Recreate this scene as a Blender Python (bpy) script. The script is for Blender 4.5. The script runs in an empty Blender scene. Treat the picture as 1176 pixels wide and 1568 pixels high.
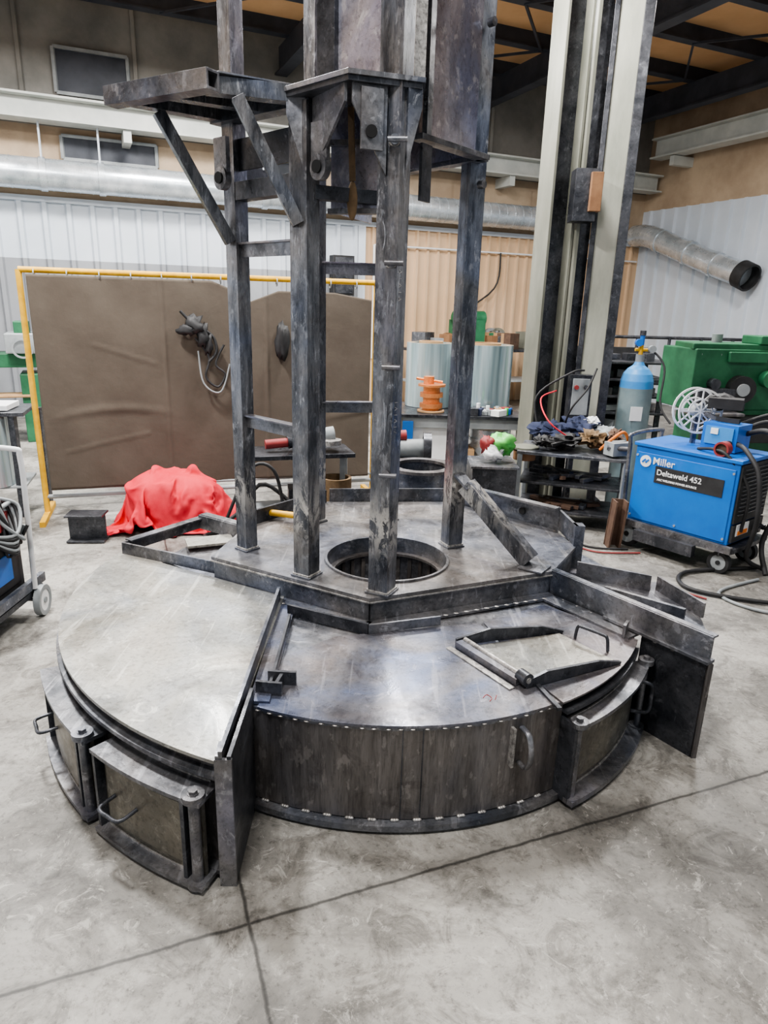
import bpy, math, random
from mathutils import Matrix, Vector, noise
random.seed(7)
S=bpy.context.scene
rad=math.radians
try: S.view_settings.look='AgX - Medium High Contrast'
except Exception: pass
# ---------------------------------------------------------------- draped tarp (cloth simulation, run first while the scene is empty)
def drape():
    def mk(name,v,f):
        me=bpy.data.meshes.new(name);me.from_pydata(v,[],f);me.update();o=bpy.data.objects.new(name,me);S.collection.objects.link(o);return o
    nx,ny=66,56;V_=[];F_=[]
    for i in range(nx+1):
        for j in range(ny+1):
            x=(i/nx-.5)*1.16;y=(j/ny-.5)*.98
            n_=noise.noise(Vector((x*3,y*3,2)))
            z=.62+.08*math.sin(x*17+2*n_)+.05*math.sin(y*21+x*5)+.06*n_
            V_.append((x,y,z))
    for i in range(nx):
        for j in range(ny):
            a=i*(ny+1)+j;F_.append((a,a+ny+1,a+ny+2,a+1))
    cl=mk('tmp_cloth',V_,F_)
    v=[];f=[];n=20;h=10
    for i in range(h+1):
        th=(math.pi/2)*i/h
        for j in range(n):
            ph=2*math.pi*j/n;d=Vector((math.cos(ph)*math.sin(th)**.5,math.sin(ph)*math.sin(th)**.5,math.cos(th)**.55))
            k=1+.2*noise.noise(d*1.7+Vector((4,4,1)));v.append((d.x*.36*k+.01,d.y*.24*k,d.z*(.35-.05*d.x)*k))
    for i in range(h):
        for j in range(n): f.append((i*n+j,(i+1)*n+j,(i+1)*n+(j+1)%n,i*n+(j+1)%n))
    hp=mk('tmp_heap',v,f);gr=mk('tmp_ground',[(-3,-3,0),(3,-3,0),(3,3,0),(-3,3,0)],[(0,1,2,3)])
    for o in (hp,gr):
        o.modifiers.new('c','COLLISION');o.collision.thickness_outer=.008;o.collision.cloth_friction=25
    m=cl.modifiers.new('cl','CLOTH');s=m.settings;s.quality=5;s.mass=.25;s.tension_stiffness=12;s.compression_stiffness=10;s.shear_stiffness=5;s.bending_stiffness=.2;s.air_damping=2
    m.collision_settings.use_self_collision=True;m.collision_settings.self_distance_min=.007;m.collision_settings.distance_min=.007;m.collision_settings.collision_quality=2
    m.point_cache.frame_start=1;m.point_cache.frame_end=50
    for fr in range(1,42): S.frame_set(fr)
    dg=bpy.context.evaluated_depsgraph_get();me=bpy.data.meshes.new_from_object(cl.evaluated_get(dg))
    vs=[tuple(q.co) for q in me.vertices];fs=[tuple(p.vertices) for p in me.polygons]
    for o in (cl,hp,gr): bpy.data.objects.remove(o,do_unlink=True)
    S.frame_set(1);return vs,fs
try: TARP=drape()
except Exception as e: TARP=None;print('drape failed',e)
# ---------------------------------------------------------------- materials
def newmat(name):
    m=bpy.data.materials.new(name);m.use_nodes=True
    nt=m.node_tree;b=nt.nodes['Principled BSDF'];return m,nt,b
def ramp(nt,stops):
    r=nt.nodes.new('ShaderNodeValToRGB');e=r.color_ramp.elements
    while len(e)<len(stops): e.new(.5)
    for i,(p,c) in enumerate(stops):
        e[i].position=p;e[i].color=(*c,1) if len(c)==3 else c
    return r
def noise_n(nt,scale,detail=6,rough=.6,vec=None,dist=0):
    n=nt.nodes.new('ShaderNodeTexNoise');n.inputs['Scale'].default_value=scale
    n.inputs['Detail'].default_value=detail;n.inputs['Roughness'].default_value=rough
    n.inputs['Distortion'].default_value=dist
    if vec: nt.links.new(vec,n.inputs['Vector'])
    return n
def coords(nt,scale=(1,1,1),rotz=0):
    t=nt.nodes.new('ShaderNodeTexCoord');m=nt.nodes.new('ShaderNodeMapping')
    m.inputs['Scale'].default_value=scale;m.inputs['Rotation'].default_value=(0,0,rotz)
    nt.links.new(t.outputs['Object'],m.inputs['Vector']);return m.outputs[0]
def mixc(nt,bt,f,a,b):
    x=nt.nodes.new('ShaderNodeMix');x.data_type='RGBA';x.blend_type=bt
    if isinstance(f,(int,float)): x.inputs[0].default_value=f
    else: nt.links.new(f,x.inputs[0])
    for i,s in ((6,a),(7,b)):
        if isinstance(s,tuple): x.inputs[i].default_value=(*s,1)
        else: nt.links.new(s,x.inputs[i])
    return x.outputs[2]
def mat(name,c1,c2=None,rough=.5,metal=0,scale=4,bump=.0,r2=None,stretch=(1,1,1),lo=.35,hi=.65):
    m,nt,b=newmat(name)
    c2=c2 or tuple(x*.8 for x in c1)
    n=noise_n(nt,scale,7,.62,coords(nt,stretch))
    r=ramp(nt,[(lo,c1),(hi,c2)]);nt.links.new(n.outputs[0],r.inputs[0]);nt.links.new(r.outputs[0],b.inputs['Base Color'])
    b.inputs['Metallic'].default_value=metal
    mr=nt.nodes.new('ShaderNodeMapRange');mr.inputs[3].default_value=rough;mr.inputs[4].default_value=r2 if r2 is not None else min(1,rough+.12)
    n2=noise_n(nt,scale*2.3,5,.6,coords(nt,stretch));nt.links.new(n2.outputs[0],mr.inputs[0]);nt.links.new(mr.outputs[0],b.inputs['Roughness'])
    if bump:
        bp=nt.nodes.new('ShaderNodeBump');bp.inputs['Strength'].default_value=bump;bp.inputs['Distance'].default_value=.01
        n3=noise_n(nt,scale*6,4,.6,coords(nt,stretch));nt.links.new(n3.outputs[0],bp.inputs['Height']);nt.links.new(bp.outputs[0],b.inputs['Normal'])
    return m
def steel(name,c1,c2,rough,metal,scale,r2,stretch=(1,1,1),tint=0.0,scuff=.5,foot=False):
    """raw steel: mill-scale blotches, blue/brown heat tint, fine speckle, bright scuffs, ground patches near the feet"""
    m,nt,b=newmat(name);L=nt.links.new;v=coords(nt,stretch);v1=coords(nt)
    n=noise_n(nt,scale,9,.68,v,.3);r=ramp(nt,[(.38,c1),(.60,c2)]);L(n.outputs[0],r.inputs[0]);col=r.outputs[0]
    if tint:
        n4=noise_n(nt,1.7,4,.55,v1,.8);r4=ramp(nt,[(.36,(.72,.86,1.18)),(.5,(1,1,1)),(.60,(1.12,1.0,.88)),(.74,(.94,.90,1.12))]);L(n4.outputs[0],r4.inputs[0])
        col=mixc(nt,'MULTIPLY',tint,col,r4.outputs[0])
    n5=noise_n(nt,60,3,.7,v);r5=ramp(nt,[(.34,(.55,.55,.55)),(.5,(1,1,1))]);L(n5.outputs[0],r5.inputs[0]);col=mixc(nt,'MULTIPLY',.65,col,r5.outputs[0])
    n6=noise_n(nt,9,8,.8,v,1.5);r6=ramp(nt,[(.57,(0,0,0)),(.65,(scuff,)*3)]);L(n6.outputs[0],r6.inputs[0])
    col=mixc(nt,'MIX',r6.outputs[0],col,tuple(min(1,x*2.1+.03) for x in c2))
    n8=noise_n(nt,3.3,9,.75,v1,2.5);r8=ramp(nt,[(.54,(1,1,1)),(.66,(.52,.50,.49))]);L(n8.outputs[0],r8.inputs[0]);col=mixc(nt,'MULTIPLY',.7,col,r8.outputs[0])
    # fine directional scratches
    n9=noise_n(nt,30,3,.6,coords(nt,(1,.06,.5),.5));r9=ramp(nt,[(.60,(0,0,0)),(.66,(.28,.28,.28))]);L(n9.outputs[0],r9.inputs[0])
    col=mixc(nt,'MIX',r9.outputs[0],col,tuple(min(1,x*1.9+.04) for x in c2))
    if foot:
        sp=nt.nodes.new('ShaderNodeSeparateXYZ');L(v1,sp.inputs[0])
        a=nt.nodes.new('ShaderNodeMath');a.operation='SUBTRACT';L(sp.outputs[2],a.inputs[0]);a.inputs[1].default_value=.82
        a2=nt.nodes.new('ShaderNodeMath');a2.operation='ABSOLUTE';L(a.outputs[0],a2.inputs[0])
        mr=nt.nodes.new('ShaderNodeMapRange');L(a2.outputs[0],mr.inputs[0]);mr.inputs[1].default_value=.16;mr.inputs[2].default_value=.02;mr.inputs[3].default_value=0;mr.inputs[4].default_value=1
        nf=noise_n(nt,16,6,.8,coords(nt,(1,1,.45)),1);rf_=ramp(nt,[(.47,(0,0,0)),(.52,(.9,.9,.9))]);L(nf.outputs[0],rf_.inputs[0])
        mm=nt.nodes.new('ShaderNodeMath');mm.operation='MULTIPLY';L(mr.outputs[0],mm.inputs[0]);L(rf_.outputs[0],mm.inputs[1])
        col=mixc(nt,'MIX',mm.outputs[0],col,(.56,.54,.51))
    L(col,b.inputs['Base Color']);b.inputs['Metallic'].default_value=metal
    mr=nt.nodes.new('ShaderNodeMapRange');mr.inputs[1].default_value=.35;mr.inputs[2].default_value=.65;mr.inputs[3].default_value=rough;mr.inputs[4].default_value=r2;n2=noise_n(nt,scale*1.3,7,.7,v,.6);L(n2.outputs[0],mr.inputs[0]);L(mr.outputs[0],b.inputs['Roughness'])
    bp=nt.nodes.new('ShaderNodeBump');bp.inputs['Strength'].default_value=.06;bp.inputs['Distance'].default_value=.01;L(n5.outputs[0],bp.inputs['Height']);L(bp.outputs[0],b.inputs['Normal'])
    return m
STEEL=steel('mill_scale_steel',(.085,.091,.104),(.245,.248,.265),.24,.65,4,.55,tint=.5)
DARK=steel('dark_scale_steel',(.034,.037,.045),(.100,.103,.115),.24,.55,5,.5)
TUBE=steel('tube_steel',(.062,.067,.079),(.21,.214,.228),.22,.65,6,.45,(3,3,.6),.6,.8,True)
PLATE=steel('bare_plate_light',(.225,.22,.198),(.355,.35,.325),.24,.5,1.8,.55,(1,1,1),.35,.4)
LID=steel('bare_plate_bluish',(.115,.118,.140),(.225,.222,.242),.20,.6,2.2,.5,(1,1,1),1.0,.35)
SHEET=steel('sheet_lavender',(.25,.25,.31),(.48,.48,.56),.16,.65,4,.4,(1,1,.7),.6,.4)
WALLST=steel('rolled_wall_steel',(.105,.096,.093),(.20,.186,.18),.30,.55,9,.52,(1.8,1.8,.2),.3,.35)
OLIVE=steel('door_sheet_olive',(.115,.110,.095),(.205,.197,.17),.28,.5,5,.5,(1,1,1),.5,.4)
WELD=steel('weld_bead',(.28,.27,.26),(.48,.46,.44),.35,.6,60,.5)
BLACKH=mat('black_void',(.008,.008,.009),(.012,.012,.012),.9,0,5)
WHITE=mat('white_panel',(.50,.55,.61),(.60,.64,.70),.42,0,.7)
GREYW=mat('grey_lower_wall',(.23,.24,.26),(.31,.32,.34),.5,0,.7)  # lower band of the back wall, greyer than the panel above
TAN=mat('tan_panel',(.58,.40,.25),(.66,.47,.31),.5,0,.8)
INSUL=mat('insulation_tan',(.36,.27,.19),(.50,.39,.28),.8,0,1.5,.1)
UPPER=mat('upper_wall_grey',(.15,.15,.14),(.27,.26,.24),.8,0,1.2,.1)
CEIL=mat('ceiling_orange',(.58,.34,.17),(.70,.43,.23),.8,0,1.0,.1)
DKBEAM=mat('roof_beam_dark',(.024,.029,.040),(.05,.055,.07),.5,0,3)
CREAM=mat('crane_beam_white',(.44,.46,.44),(.56,.57,.54),.5,0,3)
COLM=mat('column_grey_green',(.15,.155,.125),(.25,.25,.21),.34,.1,4,.02,.5,(1,1,.3))
COLL=mat('column_light',(.26,.27,.225),(.42,.42,.36),.30,.1,4,.02,.5,(1,1,.3))  # brighter copy of the column paint, with the light on the flange in its colour
GALV=mat('galvanised_duct',(.45,.50,.54),(.72,.76,.80),.2,.6,5,.04,.38)
YEL=mat('yellow_paint',(.72,.42,.03),(.55,.30,.02),.5,0,12)
CANV=mat('canvas_brown',(.084,.067,.052),(.104,.085,.067),.85,0,3,.25,.95)
RED=mat('red_fabric',(.62,.02,.04),(.74,.05,.07),.7,0,6,.15,.85)
DRED=mat('dark_red_enamel',(.22,.03,.03),(.30,.04,.04),.5,0,6)
GREEN=mat('machine_green',(.018,.11,.05),(.035,.17,.08),.42,0,5,.03)
BLUE=mat('blue_enamel',(.01,.12,.46),(.016,.155,.54),.36,0,4)
BLACK=mat('black_rubber',(.014,.014,.015),(.03,.03,.032),.55,0,8)
LBLUE=mat('cylinder_grey_blue',(.14,.20,.22),(.22,.28,.29),.4,0,5)
CYB=mat('cylinder_blue',(.04,.22,.52),(.06,.28,.60),.4,0,5)
WPAINT=mat('white_label',(.78,.79,.80),(.68,.69,.7),.5,0,5)
COPPER=mat('copper_wire',(.72,.26,.10),(.85,.36,.15),.3,.85,90,.4,.4)
CARD=mat('cardboard',(.38,.23,.12),(.46,.30,.16),.85,0,8)
NAVY=mat('navy_cloth',(.015,.022,.055),(.03,.038,.08),.85,0,9,.2)
TAPE=mat('orange_strap',(.75,.22,.04),(.65,.18,.03),.6,0,9)
LIME=mat('green_plastic',(.10,.50,.10),(.2,.65,.15),.4,0,9)
WOOD=mat('wood_block',(.20,.10,.05),(.28,.15,.075),.7,0,9,.1)
RUST=mat('rusty_steel',(.10,.06,.045),(.16,.10,.07),.65,.3,14,.1)
LEATHER=mat('leather_brown',(.20,.13,.07),(.13,.085,.045),.8,0,20,.2)
GREYP=mat('grey_paint',(.22,.24,.25),(.32,.34,.35),.5,0,6)
CHALK=mat('red_marker',(.45,.06,.06),(.35,.05,.05),.8,0,6)
m,nt,b=newmat('clear_plastic_film');PLAS=m
b.inputs['Roughness'].default_value=.14;b.inputs['Metallic'].default_value=.25
n=noise_n(nt,3,4,.55,coords(nt,(3.5,3.5,.15)));r=ramp(nt,[(.36,(.15,.21,.23)),(.5,(.29,.38,.40)),(.66,(.48,.56,.58))]);nt.links.new(n.outputs[0],r.inputs[0]);nt.links.new(r.outputs[0],b.inputs['Base Color'])
b.inputs['Coat Weight'].default_value=.6
m,nt,b=newmat('lamp_diffuser');LAMP=m
b.inputs['Emission Color'].default_value=(1,.98,.93,1);b.inputs['Emission Strength'].default_value=12

# concrete floor -----------------------------------------------------------
m,nt,b=newmat('concrete_floor');FLOOR=m
L=nt.links.new
v=coords(nt)
n1=noise_n(nt,.9,9,.6,v);r1=ramp(nt,[(.36,(.185,.178,.165)),(.50,(.285,.273,.25)),(.64,(.375,.36,.33))]);L(n1.outputs[0],r1.inputs[0])
n2=noise_n(nt,1.7,10,.72,v,.5);r2=ramp(nt,[(.47,(1,1,1)),(.54,(.64,.635,.63)),(.66,(.34,.335,.33))]);L(n2.outputs[0],r2.inputs[0])
c_=mixc(nt,'MULTIPLY',.85,r1.outputs[0],r2.outputs[0])
n4=noise_n(nt,5.5,10,.78,v,1.0);r4=ramp(nt,[(.49,(1,1,1)),(.58,(.60,.59,.58)),(.70,(.30,.295,.29))]);L(n4.outputs[0],r4.inputs[0])
c_=mixc(nt,'MULTIPLY',.9,c_,r4.outputs[0])
n3=noise_n(nt,40,6,.8,v);r3=ramp(nt,[(.34,(.42,.41,.40)),(.46,(1,1,1)),(.7,(1.12,1.12,1.1))]);L(n3.outputs[0],r3.inputs[0])
c_=mixc(nt,'MULTIPLY',.8,c_,r3.outputs[0])
n7=noise_n(nt,10,7,.8,v,2.0);r7=ramp(nt,[(.56,(0,0,0)),(.64,(.6,.6,.6))]);L(n7.outputs[0],r7.inputs[0])
c_=mixc(nt,'MIX',r7.outputs[0],c_,(.44,.425,.39))
def lines(offset,axis):
    sp=nt.nodes.new('ShaderNodeSeparateXYZ');mp=nt.nodes.new('ShaderNodeMapping');t=nt.nodes.new('ShaderNodeTexCoord')
    mp.inputs['Rotation'].default_value=(0,0,-rad(21.5))
    L(t.outputs['Object'],mp.inputs['Vector']);L(mp.outputs[0],sp.inputs[0])
    nn=noise_n(nt,9,4,.6,v)
    a=nt.nodes.new('ShaderNodeMath');a.operation='MULTIPLY_ADD';L(nn.outputs[0],a.inputs[0]);a.inputs[1].default_value=.016;L(sp.outputs[axis],a.inputs[2])
    s=nt.nodes.new('ShaderNodeMath');s.operation='ADD';L(a.outputs[0],s.inputs[0]);s.inputs[1].default_value=-offset-.008+2.25
    w=nt.nodes.new('ShaderNodeMath');w.operation='FLOORED_MODULO';L(s.outputs[0],w.inputs[0]);w.inputs[1].default_value=4.5
    s2=nt.nodes.new('ShaderNodeMath');s2.operation='SUBTRACT';L(w.outputs[0],s2.inputs[0]);s2.inputs[1].default_value=2.25
    ab=nt.nodes.new('ShaderNodeMath');ab.operation='ABSOLUTE';L(s2.outputs[0],ab.inputs[0]);return ab.outputs[0]
c,s_=math.cos(rad(21.5)),math.sin(rad(21.5))
px,py=-.35,1.50
l1=lines(px*c+py*s_,0);l2=lines(-px*s_+py*c,1)
mn=nt.nodes.new('ShaderNodeMath');mn.operation='MINIMUM';L(l1,mn.inputs[0]);L(l2,mn.inputs[1])
rj=ramp(nt,[(.0030,(.07,.068,.065)),(.0065,(.75,.75,.75)),(.05,(1,1,1))]);L(mn.outputs[0],rj.inputs[0])
c_=mixc(nt,'MULTIPLY',.92,c_,rj.outputs[0])
L(c_,b.inputs['Base Color'])
rr=nt.nodes.new('ShaderNodeMapRange');rr.inputs[3].default_value=.34;rr.inputs[4].default_value=.72;L(n2.outputs[0],rr.inputs[0]);L(rr.outputs[0],b.inputs['Roughness'])
bp=nt.nodes.new('ShaderNodeBump');bp.inputs['Strength'].default_value=.3;bp.inputs['Distance'].default_value=.004;L(c_,bp.inputs['Height']);L(bp.outputs[0],b.inputs['Normal'])

# ---------------------------------------------------------------- mesh builder
class M:
    def __init__(s,name,parent=None): s.name=name;s.v=[];s.f=[];s.mi=[];s.sm=[];s.mats=[];s.parent=parent
    def k(s,m):
        if m not in s.mats: s.mats.append(m)
        return s.mats.index(m)
    def add(s,vs,fs,m,smooth=False):
        o=len(s.v);s.v+= [tuple(v) for v in vs];i=s.k(m)
        for f in fs: s.f.append([o+a for a in f]);s.mi.append(i);s.sm.append(smooth)
    def hexa(s,p,m): s.add(p,[(0,3,2,1),(4,5,6,7),(0,1,5,4),(1,2,6,5),(2,3,7,6),(3,0,4,7)],m)
    def box(s,c,size,m,rz=0,R=None):
        R=R or Matrix.Rotation(rz,3,'Z');c=Vector(c);x,y,z=[a/2 for a in size]
        s.hexa([c+R@Vector(q) for q in [(-x,-y,-z),(x,-y,-z),(x,y,-z),(-x,y,-z),(-x,-y,z),(x,-y,z),(x,y,z),(-x,y,z)]],m)
    def frame(s,p0,p1,up=(0,0,1)):
        d=(Vector(p1)-Vector(p0)).normalized();u=Vector(up)
        if abs(d.dot(u))>.98: u=Vector((0,1,0))
        a=d.cross(u).normalized();b=a.cross(d).normalized();return d,a,b
    def beam(s,p0,p1,w,h,m,up=(0,0,1),rot=0):
        p0,p1=Vector(p0),Vector(p1);d,a,b=s.frame(p0,p1,up)
        if rot: q=Matrix.Rotation(rot,3,d);a=q@a;b=q@b
        P=[]
        for p in (p0,p1):
            for (i,j) in [(-1,-1),(1,-1),(1,1),(-1,1)]: P.append(p+a*(i*w/2)+b*(j*h/2))
        s.hexa(P,m)
    def htube(s,p0,p1,w,m,t=.006,up=(0,0,1),rot=0):
        p0,p1=Vector(p0),Vector(p1);d,a,b=s.frame(p0,p1,up)
        if rot: q=Matrix.Rotation(rot,3,d);a=q@a;b=q@b
        P=[]
        for p in (p0,p1):
            for r in (w/2,w/2-t):
                for (i,j) in [(-1,-1),(1,-1),(1,1),(-1,1)]: P.append(p+a*(i*r)+b*(j*r))
        F=[]
        for i in range(4):
            j=(i+1)%4
            F+=[(i,j,8+j,8+i),(4+j,4+i,12+i,12+j),(j,i,4+i,4+j),(8+i,8+j,12+j,12+i)]
        s.add(P,F,m)
    def cyl(s,p0,p1,r,m,r2=None,n=24,cap=True):
        p0,p1=Vector(p0),Vector(p1);d,a,b=s.frame(p0,p1);r2=r if r2 is None else r2
        P=[p0+a*(r*math.cos(t))+b*(r*math.sin(t)) for t in [2*math.pi*i/n for i in range(n)]]
        P+=[p1+a*(r2*math.cos(t))+b*(r2*math.sin(t)) for t in [2*math.pi*i/n for i in range(n)]]
        s.add(P,[(i,(i+1)%n,n+(i+1)%n,n+i) for i in range(n)],m,True)
        if cap: s.add(P,[tuple(range(n))[::-1],tuple(range(n,2*n))],m)
    def pipe(s,p0,p1,r,t,m,n=32):
        p0,p1=Vector(p0),Vector(p1);d,a,b=s.frame(p0,p1);P=[]
        for p in (p0,p1):
            for q in (r,r-t):
                P+=[p+a*(q*math.cos(2*math.pi*i/n))+b*(q*math.sin(2*math.pi*i/n)) for i in range(n)]
        s.add(P,[(i,(i+1)%n,2*n+(i+1)%n,2*n+i) for i in range(n)]+[(n+(i+1)%n,n+i,3*n+i,3*n+(i+1)%n) for i in range(n)],m,True)
        s.add(P,[((i+1)%n,i,n+i,n+(i+1)%n) for i in range(n)]+[(2*n+i,2*n+(i+1)%n,3*n+(i+1)%n,3*n+i) for i in range(n)],m)
    def prism(s,poly,z0,z1,m):
        n=len(poly);P=[(x,y,z0) for x,y in poly]+[(x,y,z1) for x,y in poly]
        s.add(P,[tuple(range(n))[::-1],tuple(range(n,2*n))]+[(i,(i+1)%n,n+(i+1)%n,n+i) for i in range(n)],m)
    def ringsec(s,c,R0,R1,a0,a1,z0,z1,m,n=None):
        n=n or max(4,int(abs(a1-a0)/2.0));P=[]
        for i in range(n+1):
            a=rad(a0+(a1-a0)*i/n)
            for (r,z) in [(R0,z0),(R1,z0),(R1,z1),(R0,z1)]: P.append((c[0]+r*math.cos(a),c[1]+r*math.sin(a),z))
        F=[];
        for i in range(n):
            for j in range(4):
                k=(j+1)%4;F.append((4*i+j,4*i+k,4*i+4+k,4*i+4+j))
        s.add(P,F,m);s.add(P,[(3,2,1,0),(4*n,4*n+1,4*n+2,4*n+3)],m)
    def polyhole(s,poly,c,r,z0,z1,m,N=72):
        angs=[2*math.pi*i/N for i in range(N)]+[math.atan2(y-c[1],x-c[0])%(2*math.pi) for x,y in poly]
        angs=sorted(set(round(a,5) for a in angs));O=[]
        for a in angs:
            dx,dy=math.cos(a),math.sin(a);best=None
            for i in range(len(poly)):
                x1,y1=poly[i];x2,y2=poly[(i+1)%len(poly)];ex,ey=x2-x1,y2-y1
                den=dx*ey-dy*ex
                if abs(den)<1e-9: continue
                t=((x1-c[0])*ey-(y1-c[1])*ex)/den;u=((x1-c[0])*dy-(y1-c[1])*dx)/den
                if t>0 and -1e-4<=u<=1.0001 and (best is None or t>best): best=t
            O.append((c[0]+dx*best,c[1]+dy*best,c[0]+dx*r,c[1]+dy*r))
        n=len(O);P=[]
        for (a,b_,e,f) in O: P+=[(a,b_,z0),(a,b_,z1),(e,f,z1),(e,f,z0)]
        F=[]
        for i in range(n):
            j=(i+1)%n
            for q in range(4):
                w=(q+1)%4;F.append((4*i+q,4*j+q,4*j+w,4*i+w))
        s.add(P,F,m)
    def sweep(s,pts,r,m,n=10,sub=6,closed=False,flat=1):
        pts=[Vector(p) for p in pts];Q=[];N=len(pts)
        def g(i): return pts[i%N] if closed else pts[max(0,min(N-1,i))]
        for i in range(N if closed else N-1):
            p0,p1,p2,p3=g(i-1),g(i),g(i+1),g(i+2)
            for k in range(sub):
                t=k/sub;Q.append(.5*((2*p1)+(p2-p0)*t+(2*p0-5*p1+4*p2-p3)*t*t+(3*p1-p0-3*p2+p3)*t**3))
        if not closed: Q.append(pts[-1])
        K=len(Q);P=[];up=Vector((0,0,1))
        for i in range(K):
            d=(Q[(i+1)%K]-Q[i-1]) if closed else (Q[min(K-1,i+1)]-Q[max(0,i-1)])
            d.normalize();a=d.cross(up)
            if a.length<.05: a=d.cross(Vector((0,1,0)))
            a.normalize();b=a.cross(d);up=b
            for j in range(n):
                t=2*math.pi*j/n;P.append(Q[i]+a*(r*math.cos(t))+b*(r*flat*math.sin(t)))
        F=[]
        for i in range(K if closed else K-1):
            i2=(i+1)%K
            for j in range(n): F.append((i*n+j,i*n+(j+1)%n,i2*n+(j+1)%n,i2*n+j))
        s.add(P,F,m,True)
        if not closed: s.add(P,[tuple(range(n))[::-1],tuple(range((K-1)*n,K*n))],m)
    def ball(s,c,r,m,n=10,sz=(1,1,1),nz=0,seed=0,nf=3):
        c=Vector(c);P=[];F=[];h=n//2+1
        for i in range(h+1):
            th=math.pi*i/h
            for j in range(n):
                ph=2*math.pi*j/n;d=Vector((math.sin(th)*math.cos(ph),math.sin(th)*math.sin(ph),math.cos(th)))
                k=1+(nz*noise.fractal(d*nf+Vector((seed,seed*2.3,0)),.8,2,3) if nz else 0)
                P.append(c+Vector((d.x*sz[0],d.y*sz[1],d.z*sz[2]))*r*k)
        for i in range(h):
            for j in range(n): F.append((i*n+j,(i+1)*n+j,(i+1)*n+(j+1)%n,i*n+(j+1)%n))
        s.add(P,F,m,True)
    def grid(s,fn,nu,nv,m,smooth=True):
        P=[fn(i/nu,j/nv) for i in range(nu+1) for j in range(nv+1)]
        s.add(P,[(i*(nv+1)+j,(i+1)*(nv+1)+j,(i+1)*(nv+1)+j+1,i*(nv+1)+j+1) for i in range(nu) for j in range(nv)],m,smooth)
    def wheel(s,c,axis,R,w,m,hub):
        c=Vector(c);a=Vector(axis).normalized()
        s.pipe(c-a*w/2,c+a*w/2,R,R*.3,m);s.cyl(c-a*w*.4,c+a*w*.4,R*.72,hub);s.cyl(c-a*w*.6,c+a*w*.6,R*.2,m,n=12)
    def build(s,bevel=0,solid=0,sub=0):
        me=bpy.data.meshes.new(s.name);me.from_pydata(s.v,[],s.f)
        for m_ in s.mats: me.materials.append(m_)
        me.polygons.foreach_set('material_index',s.mi);me.polygons.foreach_set('use_smooth',s.sm);me.update()
        o=bpy.data.objects.new(s.name,me);S.collection.objects.link(o)
        if s.parent: o.parent=s.parent
        if sub: md=o.modifiers.new('u','SUBSURF');md.levels=sub;md.render_levels=sub
        if solid: md=o.modifiers.new('s','SOLIDIFY');md.thickness=solid
        if bevel: md=o.modifiers.new('b','BEVEL');md.width=bevel;md.segments=2;md.limit_method='ANGLE';md.angle_limit=rad(50)
        return o
def empty(name):
    e=bpy.data.objects.new(name,None);S.collection.objects.link(e);return e

# ---------------------------------------------------------------- building frame
TH=rad(24);U=Vector((math.cos(TH),math.sin(TH),0));V=Vector((-math.sin(TH),math.cos(TH),0))
P0=Vector((2.7,13.2,0))
def FW(s,d,z): return P0+U*s-V*d+Vector((0,0,z))
C0=FW(2.3,0,0)
def RW(s,d,z): return C0-V*s-U*d+Vector((0,0,z))
ZC=5.35
fl=M('floor');fl.prism([tuple(FW(a,b,0)[:2]) for a,b in [(-11.5,-.1),(2.4,-.1),(2.4,17),(-11.5,17)]][::-1],-.1,0,FLOOR);fl.build()
def wseg(b,fn,s0,s1,z0,z1,m,th=.1):
    P=[fn(s0,-th,z0),fn(s1,-th,z0),fn(s1,0,z0),fn(s0,0,z0),fn(s0,-th,z1),fn(s1,-th,z1),fn(s1,0,z1),fn(s0,0,z1)];b.hexa(P,m)
def rib(b,fn,s,z0,z1,m,ww=.05,pr=.045):
    b.hexa([fn(s-ww,0,z0),fn(s+ww,0,z0),fn(s+ww*.5,pr,z0),fn(s-ww*.5,pr,z0),fn(s-ww,0,z1),fn(s+ww,0,z1),fn(s+ww*.5,pr,z1),fn(s-ww*.5,pr,z1)],m)
w=M('wall_back')
wseg(w,FW,-11.5,-3.5,0,2.15,GREYW);wseg(w,FW,-11.5,-3.5,2.15,2.87,WHITE);wseg(w,FW,-3.5,2.4,0,2.87,TAN)
i=-11.4
while i<2.2:
    if i>-3.5: rib(w,FW,i,0,2.87,TAN,.035)
    else: rib(w,FW,i,0,2.15,GREYW);rib(w,FW,i,2.15,2.87,WHITE)
    i+=.3 if i<-3.5 else .2
wseg(w,FW,-11.5,2.4,2.87,3.8,INSUL);wseg(w,FW,-11.5,2.4,3.8,5.6,UPPER)
i=-11
while i<2: w.beam(FW(i,.02,3.8),FW(i,.02,5.3),.05,.04,UPPER);i+=1.4
w.build()
tr=M('trim_1')
z,h,d=2.87,.07,.06
tr.hexa([FW(-11.5,0,z),FW(2.3,0,z),FW(2.3,d,z),FW(-11.5,d,z),FW(-11.5,0,z+h),FW(2.3,0,z+h),FW(2.3,d,z+h),FW(-11.5,d,z+h)],WHITE)
tr.beam(FW(-3.5,.04,0),FW(-3.5,.04,2.87),.12,.06,WHITE)
tr.build()
w=M('wall_right');wseg(w,RW,-.1,15,0,3.5,WHITE);wseg(w,RW,-.1,15,3.5,5.6,INSUL)
i=.2
while i<12: rib(w,RW,i,0,3.5,WHITE);i+=.3
w.build()
w=M('wall_left')
def LW(s,d,z): return FW(-11.4,0,0)-V*s+U*d+Vector((0,0,z))
wseg(w,LW,-.1,15,0,2.87,WHITE);wseg(w,LW,-.1,15,2.87,5.6,INSUL)
i=.2
while i<12: rib(w,LW,i,0,2.87,WHITE);i+=.3
w.build()
ce=M('ceiling');ce.prism([tuple(FW(a,b,0)[:2]) for a,b in [(-11.5,-.1),(2.4,-.1),(2.4,12),(-11.5,12)]][::-1],ZC,ZC+.1,CEIL);ce.build()
pu=M('roof_beams')
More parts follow.
